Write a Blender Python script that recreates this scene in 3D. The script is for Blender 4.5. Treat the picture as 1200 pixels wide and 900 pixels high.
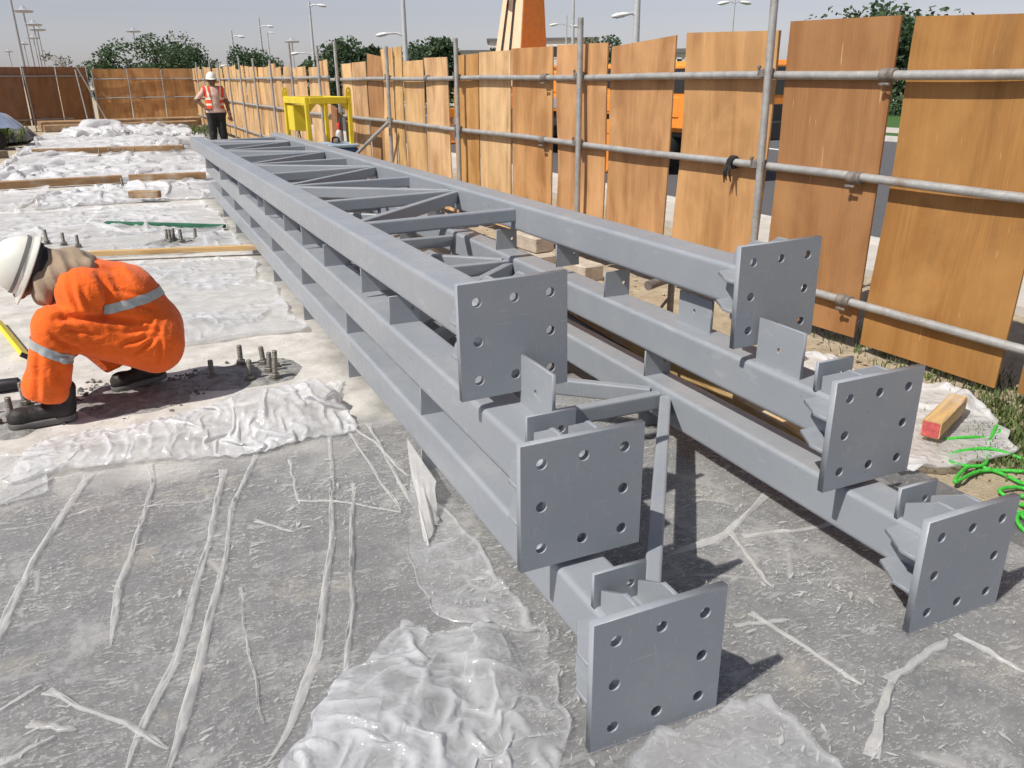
import bpy, bmesh, math, random
import numpy as np
from mathutils import Vector, Matrix, noise as mnoise
R = math.radians
for o in list(bpy.data.objects): bpy.data.objects.remove(o)
scene = bpy.context.scene
col = scene.collection

# ------------------------------------------------------------------ camera
CAM_H, FPX, YAW, PITCH, ROLL = 1.45, 949.0, R(24.6), R(20.51), R(-0.56)
_w = np.array([math.sin(YAW)*math.cos(PITCH), math.cos(YAW)*math.cos(PITCH), -math.sin(PITCH)])
_r0 = np.array([math.cos(YAW), -math.sin(YAW), 0.0]); _u0 = np.cross(_r0, _w)
_r = _r0*math.cos(ROLL)+_u0*math.sin(ROLL); _u = -_r0*math.sin(ROLL)+_u0*math.cos(ROLL)
cd = bpy.data.cameras.new('camera'); cam = bpy.data.objects.new('camera', cd); col.objects.link(cam)
cd.sensor_width = 36; cd.lens = FPX/1200*36; cd.clip_start = 0.05; cd.clip_end = 3000
cam.matrix_world = Matrix(((_r[0], _u[0], -_w[0], 0), (_r[1], _u[1], -_w[1], 0), (_r[2], _u[2], -_w[2], CAM_H), (0, 0, 0, 1)))
scene.camera = cam
def spot(px, py, z=0.0):
    """ground point seen at a photo position (a survey of the photo)"""
    d = _w+_r*(px-600)/FPX-_u*(py-450)/FPX
    t = (z-CAM_H)/d[2]
    return Vector((d[0]*t, d[1]*t, z))
# ------------------------------------------------------------------ sky, sun, exposure
SUN_DIR = Vector((-0.61, -0.145, 0.78)).normalized()      # towards the sun
SUN_EL = math.asin(SUN_DIR.z); SUN_AZ = math.atan2(SUN_DIR.x, SUN_DIR.y)
world = bpy.data.worlds.new('World'); scene.world = world; world.use_nodes = True
wn = world.node_tree.nodes; wl = world.node_tree.links; wn.clear()
sky = wn.new('ShaderNodeTexSky'); sky.sky_type = 'NISHITA'; sky.sun_disc = False
sky.sun_elevation = SUN_EL; sky.sun_rotation = SUN_AZ
sky.air_density = 1.0; sky.dust_density = 0.7; sky.ozone_density = 1.0; sky.altitude = 10
wb = wn.new('ShaderNodeBackground'); wo = wn.new('ShaderNodeOutputWorld')
wb.inputs['Strength'].default_value = 0.096
hs = wn.new('ShaderNodeHueSaturation'); hs.inputs['Saturation'].default_value = 0.42        # dusty air
tint = wn.new('ShaderNodeMix'); tint.data_type = 'RGBA'; tint.blend_type = 'MULTIPLY'; tint.inputs[0].default_value = 1; tint.inputs[7].default_value = (.985, .955, 1.05, 1)
wl.new(sky.outputs[0], hs.inputs['Color']); wl.new(hs.outputs[0], tint.inputs[6])
wl.new(tint.outputs[2], wb.inputs['Color']); wl.new(wb.outputs[0], wo.inputs[0])
sl = bpy.data.lights.new('sun', 'SUN'); sun = bpy.data.objects.new('sun', sl); col.objects.link(sun)
sl.energy = 5.0; sl.angle = R(0.6); sl.color = (1.0, 0.95, 0.87)
sun.rotation_euler = (-SUN_DIR).to_track_quat('-Z', 'Y').to_euler(); sun.location = (-6, -2, 8)
vs = scene.view_settings
vs.view_transform = 'Standard'; vs.look = 'None'; vs.gamma = 1; vs.use_curve_mapping = False; vs.exposure = 0.0
scene.cycles.use_adaptive_sampling = True; scene.cycles.adaptive_threshold = .04; scene.cycles.transparent_max_bounces = 10; scene.cycles.max_bounces = 6; scene.cycles.diffuse_bounces = 3; scene.cycles.glossy_bounces = 3; scene.cycles.transmission_bounces = 3

# ------------------------------------------------------------------ node helpers / materials
class NT:
    def __init__(s, name):
        s.m = bpy.data.materials.new(name); s.m.use_nodes = True
        s.n = s.m.node_tree.nodes; s.l = s.m.node_tree.links; s.n.clear()
        s.out = s.n.new('ShaderNodeOutputMaterial')
    def node(s, t, **kw):
        n = s.n.new(t)
        for k, v in kw.items():
            if hasattr(n, k): setattr(n, k, v)
        return n
    def put(s, sock, v):
        if hasattr(v, 'is_output') or isinstance(v, bpy.types.NodeSocket): s.l.new(v, sock)
        else: sock.default_value = v
    def pos(s): return s.node('ShaderNodeNewGeometry').outputs['Position']
    def obj(s): return s.node('ShaderNodeTexCoord').outputs['Object']
    def rnd(s): return s.node('ShaderNodeObjectInfo').outputs['Random']
    def mapping(s, v, scale=(1,1,1), rot=(0,0,0), loc=(0,0,0)):
        n = s.node('ShaderNodeMapping'); s.put(n.inputs[0], v)
        n.inputs['Scale'].default_value = scale; n.inputs['Rotation'].default_value = rot
        s.put(n.inputs['Location'], loc); return n.outputs[0]
    def noise(s, v, scale, detail=4, rough=.6, dist=0.0):
        n = s.node('ShaderNodeTexNoise'); s.put(n.inputs['Vector'], v)
        n.inputs['Scale'].default_value = scale; n.inputs['Detail'].default_value = detail
        n.inputs['Roughness'].default_value = rough; n.inputs['Distortion'].default_value = dist
        return n.outputs['Fac']
    def voro(s, v, scale, feature='F1', rnd=1.0):
        n = s.node('ShaderNodeTexVoronoi', feature=feature); s.put(n.inputs['Vector'], v)
        n.inputs['Scale'].default_value = scale; n.inputs['Randomness'].default_value = rnd
        return n.outputs['Distance']
    def ramp(s, f, stops):
        n = s.node('ShaderNodeValToRGB'); s.put(n.inputs[0], f); e = n.color_ramp.elements
        while len(e) < len(stops): e.new(0.5)
        for k, (p, c) in enumerate(stops):
            e[k].position = p; e[k].color = (c, c, c, 1) if not hasattr(c, '__len__') else (*c, 1)
        return n.outputs[0]
    def mix(s, f, a, b, mode='MIX'):
        n = s.node('ShaderNodeMix', data_type='RGBA', blend_type=mode); s.put(n.inputs[0], f)
        s.put(n.inputs[6], a if not isinstance(a, tuple) else (*a, 1)); s.put(n.inputs[7], b if not isinstance(b, tuple) else (*b, 1))
        return n.outputs[2]
    def math(s, op, a, b=0.0, c=0.0, clamp=False):
        n = s.node('ShaderNodeMath', operation=op, use_clamp=clamp)
        s.put(n.inputs[0], a); s.put(n.inputs[1], b); s.put(n.inputs[2], c); return n.outputs[0]
    def sep(s, v):
        n = s.node('ShaderNodeSeparateXYZ'); s.put(n.inputs[0], v); return n.outputs
    def bump(s, h, strength=.3, dist=.01):
        n = s.node('ShaderNodeBump'); s.put(n.inputs['Height'], h)
        n.inputs['Strength'].default_value = strength; n.inputs['Distance'].default_value = dist
        return n.outputs[0]
    def bsdf(s, color, rough=.5, metal=0.0, normal=None, spec=.5, link=True, **kw):
        n = s.node('ShaderNodeBsdfPrincipled')
        s.put(n.inputs['Base Color'], color if not isinstance(color, tuple) else (*color, 1))
        s.put(n.inputs['Roughness'], rough); n.inputs['Metallic'].default_value = metal
        n.inputs['Specular IOR Level'].default_value = spec
        if normal is not None: s.l.new(normal, n.inputs['Normal'])
        for k, v in kw.items(): s.put(n.inputs[k.replace('_', ' ')], v)
        if link: s.l.new(n.outputs[0], s.out.inputs[0])
        return n.outputs[0]
M = {}
def plain(name, color, rough=.6, metal=0.0, var=.12, scale=6, bump=0.0, bscale=40, spec=.4):
    t = NT(name); p = t.obj(); n = t.noise(p, scale, 5)
    lo = tuple(c*(1-var) for c in color); hi = tuple(min(1, c*(1+var)) for c in color)
    c = t.ramp(n, [(.3, lo), (.7, hi)])
    nb = t.bump(t.noise(p, bscale, 4), bump, .01) if bump else None
    t.bsdf(c, t.ramp(t.noise(p, scale*2.3, 4), [(.3, max(.05, rough-.08)), (.7, min(1, rough+.08))]), metal, nb, spec)
    M[name] = t.m; return t.m

def make_paint():
    t = NT('grey_steel_paint'); p = t.pos(); g = t.node('ShaderNodeNewGeometry'); up = t.sep(g.outputs['Normal'])[2]
    n1 = t.noise(p, 2.2, 4, .6); n2 = t.noise(p, 24, 3, .65)
    c = t.ramp(n1, [(.25, (.252, .276, .307)), (.75, (.282, .304, .332))])
    dust = t.math('MULTIPLY', t.ramp(t.noise(p, 4.2, 6, .72), [(.47, 0.0), (.74, 1.0)]), t.ramp(up, [(.2, .14), (.9, .36)]))
    c = t.mix(dust, c, (.46, .45, .43))
    sc = t.ramp(t.noise(t.mapping(p, (70, 3, 10), (.25, .2, .45)), 2.0, 2, .5), [(.655, 0.0), (.69, 1.0)])
    sc2 = t.ramp(t.noise(t.mapping(p, (6, 60, 45), (.6, .3, .2)), 2.0, 2, .5), [(.675, 0.0), (.70, 1.0)])
    c = t.mix(t.math('MULTIPLY', t.math('MAXIMUM', sc, sc2), .13), c, (.56, .56, .55))
    chip = t.ramp(t.noise(p, 38, 2, .6), [(.755, 0.0), (.77, 1.0)]); c = t.mix(t.math('MULTIPLY', chip, .6), c, (.17, .115, .085))
    t.bsdf(c, t.ramp(n2, [(.3, .27), (.7, .45)]), 0, t.bump(t.math('ADD', t.noise(p, 160, 2), t.math('MULTIPLY', n1, 3.0)), .07, .003), .55)
    M['paint'] = t.m
make_paint()

def make_slab():
    t = NT('concrete_slab'); p = t.pos(); x, y, z = t.sep(p)
    big = t.noise(p, 1.3, 3, .65); mid = t.noise(p, 7, 5, .7); fine = t.noise(p, 60, 3, .7)
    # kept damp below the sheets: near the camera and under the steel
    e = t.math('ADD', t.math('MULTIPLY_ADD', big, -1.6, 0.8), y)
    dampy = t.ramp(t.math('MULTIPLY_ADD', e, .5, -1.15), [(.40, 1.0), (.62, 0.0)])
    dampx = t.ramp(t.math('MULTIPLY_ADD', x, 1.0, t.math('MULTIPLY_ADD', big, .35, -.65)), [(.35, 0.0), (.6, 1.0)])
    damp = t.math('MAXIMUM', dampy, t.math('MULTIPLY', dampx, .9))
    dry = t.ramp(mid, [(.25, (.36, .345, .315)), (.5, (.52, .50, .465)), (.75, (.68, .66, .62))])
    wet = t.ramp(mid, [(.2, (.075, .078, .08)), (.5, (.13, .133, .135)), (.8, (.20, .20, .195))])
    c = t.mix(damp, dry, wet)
    sand = t.math('MULTIPLY', t.ramp(t.noise(p, 2.6, 5, .72), [(.57, 0.0), (.75, 1.0)]), .8)
    c = t.mix(sand, c, (.40, .36, .28))
    c = t.mix(t.math('MULTIPLY', t.ramp(fine, [(.55, 0.0), (.75, 1.0)]), .35), c, (.6, .59, .56))
    b = t.bump(t.math('ADD', t.math('MULTIPLY', mid, .6), t.math('MULTIPLY', fine, .5)), .5, .01)
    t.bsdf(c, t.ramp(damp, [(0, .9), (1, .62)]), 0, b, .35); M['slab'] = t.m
make_slab()

def make_film(name, opacity, var, rough=.22, dusty=0.0, color=(.86, .87, .88), flecks=False, crease=.45):
    t = NT(name); p = t.pos()
    n1 = t.noise(p, 3.2, 3, .65); n2 = t.noise(p, 15, 3, .65)
    op = t.math('ADD', opacity-var*.6, t.math('MULTIPLY', n1, var))
    op = t.math('ADD', op, t.math('MULTIPLY', t.ramp(n2, [(.45, 0.0), (.75, 1.0)]), var*.4))
    if flecks:
        # trapped dust and scuffs: flakes, streaks and thin creases
        w = t.node('ShaderNodeVectorMath', operation='ADD'); t.put(w.inputs[0], p)
        wv = t.node('ShaderNodeTexNoise'); t.put(wv.inputs['Vector'], p); wv.inputs['Scale'].default_value = 5; wv.inputs['Detail'].default_value = 1
        sc = t.node('ShaderNodeVectorMath', operation='SCALE'); t.put(sc.inputs[0], wv.outputs['Color']); sc.inputs['Scale'].default_value = .10
        t.put(w.inputs[1], sc.outputs[0]); q = w.outputs[0]
        f1 = t.ramp(t.noise(t.mapping(q, (17, 42, 9), (0, 0, .5)), 1.0, 3, .62), [(.58, 0.0), (.65, 1.0)])
        f2 = t.ramp(t.noise(t.mapping(q, (60, 110, 26), (0, 0, -.35)), 1.0, 2, .6), [(.565, 0.0), (.62, 1.0)])
        gate = t.ramp(n1, [(.38, 0.0), (.60, 1.0)])
        f3 = t.math('MULTIPLY', t.ramp(t.voro(q, 60), [(.12, 1.0), (.22, 0.0)]), t.ramp(n2, [(.42, 0.0), (.58, 1.0)]))
        f4 = t.ramp(t.noise(q, 3.0, 6, .80), [(.49, 0.0), (.66, .9)])
        vein = t.ramp(t.voro(q, 2.3, 'DISTANCE_TO_EDGE'), [(.0, .9), (.035, 0.0)])
        vein = t.math('MULTIPLY', vein, t.ramp(n1, [(.5, 0.0), (.62, 1.0)]))
        s = t.math('MAXIMUM', t.math('MULTIPLY', f1, .55), t.math('MULTIPLY', f2, .50))
        s = t.math('MULTIPLY', s, t.math('MULTIPLY_ADD', gate, .6, .4))
        s = t.math('MAXIMUM', s, t.math('MULTIPLY', f3, .62)); s = t.math('MAXIMUM', s, t.math('MULTIPLY', f4, .55))
        s = t.math('MAXIMUM', s, t.math('MULTIPLY', vein, .65))
        op = t.math('MAXIMUM', op, s)
    lw = t.node('ShaderNodeLayerWeight'); lw.inputs['Blend'].default_value = .4
    op = t.math('ADD', op, t.math('MULTIPLY', lw.outputs['Facing'], .25))
    if crease:
        at = t.node('ShaderNodeAttribute', attribute_name='crease'); op = t.math('ADD', op, t.math('MULTIPLY', at.outputs['Fac'], crease))
    op = t.math('MINIMUM', t.math('MAXIMUM', op, .04), .96)
    c = tuple(color)
    if dusty: c = t.mix(t.math('MULTIPLY', t.ramp(n1, [(.4, 0.0), (.7, 1.0)]), dusty), c, (.60, .57, .51))
    b = t.bump(n2, .22, .008)
    pr = t.bsdf(c, rough, 0, b, .5, link=False)
    tr = t.node('ShaderNodeBsdfTranslucent'); t.put(tr.inputs[0], c if not isinstance(c, tuple) else (*c, 1))
    m1 = t.node('ShaderNodeMixShader'); m1.inputs[0].default_value = .35; t.l.new(pr, m1.inputs[1]); t.l.new(tr.outputs[0], m1.inputs[2])
    tp = t.node('ShaderNodeBsdfTransparent'); tp.inputs[0].default_value = (.97, .97, .97, 1)
    m2 = t.node('ShaderNodeMixShader'); t.put(m2.inputs[0], op); t.l.new(tp.outputs[0], m2.inputs[1]); t.l.new(m1.outputs[0], m2.inputs[2])
    t.l.new(m2.outputs[0], t.out.inputs[0]); M[name] = t.m
make_film('film_flat', .12, .24, .18, .25, (.78, .78, .78), flecks=True, crease=0)
make_film('film_flake', .50, .60, .30, .2, (.82, .82, .81), crease=0)
make_film('film_pleat', .55, .40, .25, .2, (.82, .82, .81), crease=0)
def make_clear(name, c, rough, crink=.6):
    t = NT(name); at = t.node('ShaderNodeAttribute', attribute_name='film_opacity'); lw = t.node('ShaderNodeLayerWeight'); lw.inputs['Blend'].default_value = .4
    op = t.math('MINIMUM', t.math('ADD', at.outputs['Fac'], t.math('MULTIPLY', lw.outputs['Facing'], .25)), .95)
    nz = t.noise(t.pos(), 17, 2, .5, .3); b_ = t.bump(t.math('ABSOLUTE', t.math('SUBTRACT', nz, .5)), crink, .03); pr = t.bsdf(c, rough, 0, b_, .8, link=False)
    tr = t.node('ShaderNodeBsdfTranslucent'); tr.inputs[0].default_value = (*c, 1)
    m1 = t.node('ShaderNodeMixShader'); m1.inputs[0].default_value = .35; t.l.new(pr, m1.inputs[1]); t.l.new(tr.outputs[0], m1.inputs[2])
    tp = t.node('ShaderNodeBsdfTransparent'); tp.inputs[0].default_value = (.97, .97, .97, 1)
    m2 = t.node('ShaderNodeMixShader'); t.put(m2.inputs[0], op); t.l.new(tp.outputs[0], m2.inputs[1]); t.l.new(m1.outputs[0], m2.inputs[2])
    t.l.new(m2.outputs[0], t.out.inputs[0]); M[name] = t.m
make_clear('film_clear', (.74, .755, .78), .08); make_clear('film_white', (.82, .825, .84), .12)

def make_ply(name, tint):
    t = NT(name); p = t.obj(); r = t.rnd()
    loc = t.node('ShaderNodeCombineXYZ'); t.put(loc.inputs[0], t.math('MULTIPLY', r, 31.0)); t.put(loc.inputs[1], t.math('MULTIPLY', r, 57.0)); t.put(loc.inputs[2], t.math('MULTIPLY', r, 19.0))
    q = t.mapping(p, (1, 4.0, .42), loc=loc.outputs[0])
    g1 = t.noise(q, 2.0, 6, .6, .8); g2 = t.noise(t.mapping(p, (1, 55, 1.6), loc=loc.outputs[0]), 2.0, 4, .6); g3 = t.noise(q, .8, 3, .5, 1.5)
    a = tuple(v*.70 for v in tint); b = tint; d = tuple(min(1, v*1.28) for v in tint)
    c = t.ramp(g1, [(.25, a), (.5, b), (.78, d)])
    c = t.mix(t.math('MULTIPLY', t.ramp(g2, [(.4, 0.0), (.7, 1.0)]), .40), c, tuple(v*.62 for v in tint))
    c = t.mix(t.math('MULTIPLY', t.ramp(g3, [(.45, 0.0), (.68, 1.0)]), .70), c, (.27, .115, .035))
    blot = t.noise(t.mapping(p, (1, 1.6, 1.1), loc=loc.outputs[0]), 1.6, 4, .6, .6); c = t.mix(t.math('MULTIPLY', t.ramp(blot, [(.42, 0.0), (.66, 1.0)]), .62), c, tuple(min(1, v*q_) for v, q_ in zip(tint, (1.32, 1.42, 1.55))))
    hs = t.node('ShaderNodeHueSaturation'); t.put(hs.inputs['Color'], c)
    t.put(hs.inputs['Value'], t.math('MULTIPLY_ADD', r, .18, .90)); t.put(hs.inputs['Saturation'], t.math('MULTIPLY_ADD', t.math('FRACT', t.math('MULTIPLY', r, 7.3)), .10, .95))
    t.put(hs.inputs['Hue'], t.math('MULTIPLY_ADD', t.math('FRACT', t.math('MULTIPLY', r, 3.7)), .006, .497))
    scr = t.ramp(t.noise(t.mapping(p, (3, 40, 3), (.35, 0, 0), loc=loc.outputs[0]), 1.4, 2, .5), [(.725, 0.0), (.75, 1.0)])
    cc = t.mix(t.math('MULTIPLY', scr, .5), hs.outputs[0], (.66, .45, .24))
    t.bsdf(cc, t.ramp(g2, [(.3, .52), (.7, .66)]), 0, t.bump(t.math('ADD', g2, t.math('MULTIPLY', g1, .8)), .25, .004), .35); M[name] = t.m
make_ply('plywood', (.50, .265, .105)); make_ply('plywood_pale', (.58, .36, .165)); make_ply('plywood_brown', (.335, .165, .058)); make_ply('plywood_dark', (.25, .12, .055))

def make_timber(name, tint):
    t = NT(name); p = t.obj(); r = t.rnd()
    g = t.noise(t.mapping(p, (1.2, 30, 30)), 2.0, 6, .65, .4); n = t.noise(p, 5, 5)
    c = t.ramp(g, [(.25, tuple(v*.55 for v in tint)), (.55, tint), (.8, tuple(min(1, v*1.3) for v in tint))])
    c = t.mix(t.math('MULTIPLY', t.ramp(n, [(.5, 0.0), (.72, 1.0)]), .5), c, (.52, .49, .44))
    t.bsdf(c, .8, 0, t.bump(g, .5, .006), .3); M[name] = t.m
make_timber('timber', (.33, .20, .10)); make_timber('timber_new', (.58, .38, .17)); make_timber('timber_grey', (.24, .19, .14))

def make_galv():
    t = NT('galvanised_tube'); p = t.pos()
    n = t.noise(p, 12, 6, .7); n2 = t.noise(p, 70, 4, .6)
    c = t.ramp(n, [(.25, (.26, .26, .255)), (.55, (.40, .40, .39)), (.8, (.50, .49, .47))])
    c = t.mix(t.math('MULTIPLY', t.ramp(t.noise(p, 4, 7, .7), [(.56, 0.0), (.7, 1.0)]), .7), c, (.27, .20, .15))
    c = t.mix(t.math('MULTIPLY', t.ramp(n2, [(.6, 0.0), (.72, 1.0)]), .5), c, (.58, .56, .52))
    t.bsdf(c, t.ramp(n2, [(.3, .42), (.7, .62)]), .35, t.bump(n2, .25, .003), .5); M['galv'] = t.m
make_galv()

def make_soil():
    t = NT('sandy_soil'); p = t.pos()
    a = t.noise(p, .35, 6, .6); b = t.noise(p, 9, 8, .72); f = t.noise(p, 90, 5, .7)
    c = t.ramp(b, [(.25, (.30, .235, .155)), (.5, (.45, .37, .26)), (.75, (.60, .51, .38))])
    c = t.mix(t.math('MULTIPLY', t.ramp(f, [(.55, 0.0), (.72, 1.0)]), .45), c, (.64, .58, .47))
    c = t.mix(t.math('MULTIPLY', t.ramp(a, [(.5, 0.0), (.7, 1.0)]), .35), c, (.38, .34, .27))
    t.bsdf(c, .95, 0, t.bump(t.math('ADD', b, t.math('MULTIPLY', f, .5)), .8, .03), .2); M['soil'] = t.m
make_soil()

def make_fabric(name, color, dirt=.25, weave=.15):
    t = NT(name); p = t.obj()
    n = t.noise(p, 7, 6, .65); f = t.noise(p, 320, 2, .5)
    c = t.ramp(n, [(.3, tuple(v*.86 for v in color)), (.7, tuple(min(1, v*1.1) for v in color))])
    c = t.mix(t.math('MULTIPLY', t.ramp(t.noise(p, 3.5, 7, .7), [(.52, 0.0), (.75, 1.0)]), dirt), c, (.42, .35, .28))
    t.bsdf(c, .85, 0, t.bump(t.math('ADD', f, t.math('MULTIPLY', t.noise(p, 28, 4, .6), 1.5)), weave, .004), .2, Sheen_Weight=.15); M[name] = t.m
def make_coverall():
    t = NT('orange_cloth'); p = t.obj(); n = t.noise(p, 7, 4, .65)
    c = t.ramp(n, [(.3, (.74, .115, .012)), (.7, (.90, .15, .018))])
    c = t.mix(t.math('MULTIPLY', t.ramp(t.noise(p, 3.5, 5, .7), [(.55, 0.0), (.78, 1.0)]), .18), c, (.42, .30, .22))
    w1 = t.noise(t.mapping(p, (10, 10, 24), (0, .7, .3)), 1.0, 3, .55, 1.2); w2 = t.noise(t.mapping(p, (30, 12, 14), (0, -.5, 0)), 1.0, 2, .5, .8)
    r1 = t.math('ABSOLUTE', t.math('SUBTRACT', w1, .5)); r2 = t.math('ABSOLUTE', t.math('SUBTRACT', w2, .5))
    h = t.math('ADD', t.math('ADD', t.math('MULTIPLY', r1, 1.6), r2), t.math('MULTIPLY', t.noise(p, 300, 1), .05))
    t.bsdf(c, .85, 0, t.bump(h, .26, .022), .2, Sheen_Weight=.15); M['orange_cloth'] = t.m
make_coverall(); make_fabric('tan_cloth', (.33, .25, .175), .3, .5)
make_fabric('pink_shirt', (.60, .42, .36)); make_fabric('black_trousers', (.022, .022, .022), .05)
make_fabric('vest_red', (.78, .07, .03), .1); make_fabric('tarp_blue', (.20, .25, .36), .3)
plain('reflective_tape', (.40, .43, .42), .35, .3, .12, 30); plain('reflective_yellow', (.72, .70, .52), .4, 0, .1)
plain('skin', (.16, .085, .05), .55); plain('hair', (.012, .011, .011), .6); plain('glove', (.10, .10, .10), .8)
plain('helmet_white', (.72, .71, .64), .38, 0, .07, 9, .05, 30); plain('strap_grey', (.20, .20, .19), .6); plain('strap_black', (.03, .03, .03), .6)
plain('boot_leather', (.025, .023, .022), .55, 0, .3, 15, .4, 60); plain('boot_sole', (.13, .125, .12), .8, 0, .2)
plain('weld_steel', (.22, .20, .18), .6, .4, .3, 25, .5, 80); plain('bolt_steel', (.23, .215, .19), .55, .55, .35, 40, .4, 120)
plain('grout', (.25, .245, .235), .9, 0, .40, 22, .8, 60); plain('green_bar', (.02, .11, .06), .7, 0, .3, 9)
plain('level_yellow', (.80, .60, .02), .4, 0, .08); plain('black_plastic', (.018, .018, .02), .5)
plain('yellow_paint', (.72, .56, .03), .42, 0, .12, 4); plain('blue_paint', (.03, .085, .20), .5); plain('pale_blue', (.32, .42, .52), .5)
plain('crane_orange', (.78, .27, .04), .45, 0, .1); plain('crane_cream', (.80, .55, .36), .5, 0, .06); plain('crane_dark', (.035, .033, .032), .6); plain('crane_grey', (.33, .34, .36), .5, .2)
plain('rubber', (.02, .02, .02), .85); plain('lamp_white', (.68, .68, .66), .4); plain('pole_grey', (.52, .53, .53), .45, .3); plain('mast_grey', (.36, .37, .40), .6)
plain('bark', (.13, .10, .07), .9, 0, .3, 20, .6); plain('red_paint', (.52, .10, .10), .8, 0, .3, 40, .4); plain('concrete_block', (.46, .40, .33), .9, 0, .2, 12, .6, 50)
plain('asphalt', (.10, .10, .105), .9, 0, .2, 20, .4); plain('kerb_stone', (.55, .53, .49), .85, 0, .12); plain('wall_pale', (.60, .57, .51), .8); plain('roof_dark', (.15, .14, .14), .7)
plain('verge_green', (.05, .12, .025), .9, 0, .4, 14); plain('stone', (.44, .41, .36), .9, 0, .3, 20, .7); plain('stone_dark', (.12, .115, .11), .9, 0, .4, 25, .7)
plain('marking_white', (.75, .75, .73), .7, 0, .1); plain('paving', (.50, .47, .42), .85, 0, .1)
def make_glass():
    t = NT('window_glass'); t.bsdf((.03, .035, .04), .08, 0, None, .6); M['glass'] = t.m
make_glass()
def make_leaf(name, tint):
    t = NT(name); r = t.noise(t.pos(), 3.0, 3)
    c = t.ramp(r, [(.3, tuple(v*.6 for v in tint)), (.7, tuple(v*1.35 for v in tint))])
    pr = t.bsdf(c, .6, 0, None, .3, link=False); tr = t.node('ShaderNodeBsdfTranslucent'); t.put(tr.inputs[0], c)
    m = t.node('ShaderNodeMixShader'); m.inputs[0].default_value = .25; t.l.new(pr, m.inputs[1]); t.l.new(tr.outputs[0], m.inputs[2])
    t.l.new(m.outputs[0], t.out.inputs[0]); M[name] = t.m
make_leaf('leaf', (.070, .115, .055)); make_leaf('leaf_dry', (.17, .16, .12)); make_leaf('grass_blade', (.11, .15, .05))
def make_rope():
    t = NT('rope_green'); p = t.pos(); w = t.voro(p, 150)
    t.bsdf(t.ramp(w, [(.2, (.03, .32, .03)), (.7, (.07, .52, .06))]), .5, 0, t.bump(w, .7, .003), .4); M['rope'] = t.m
make_rope()

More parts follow.
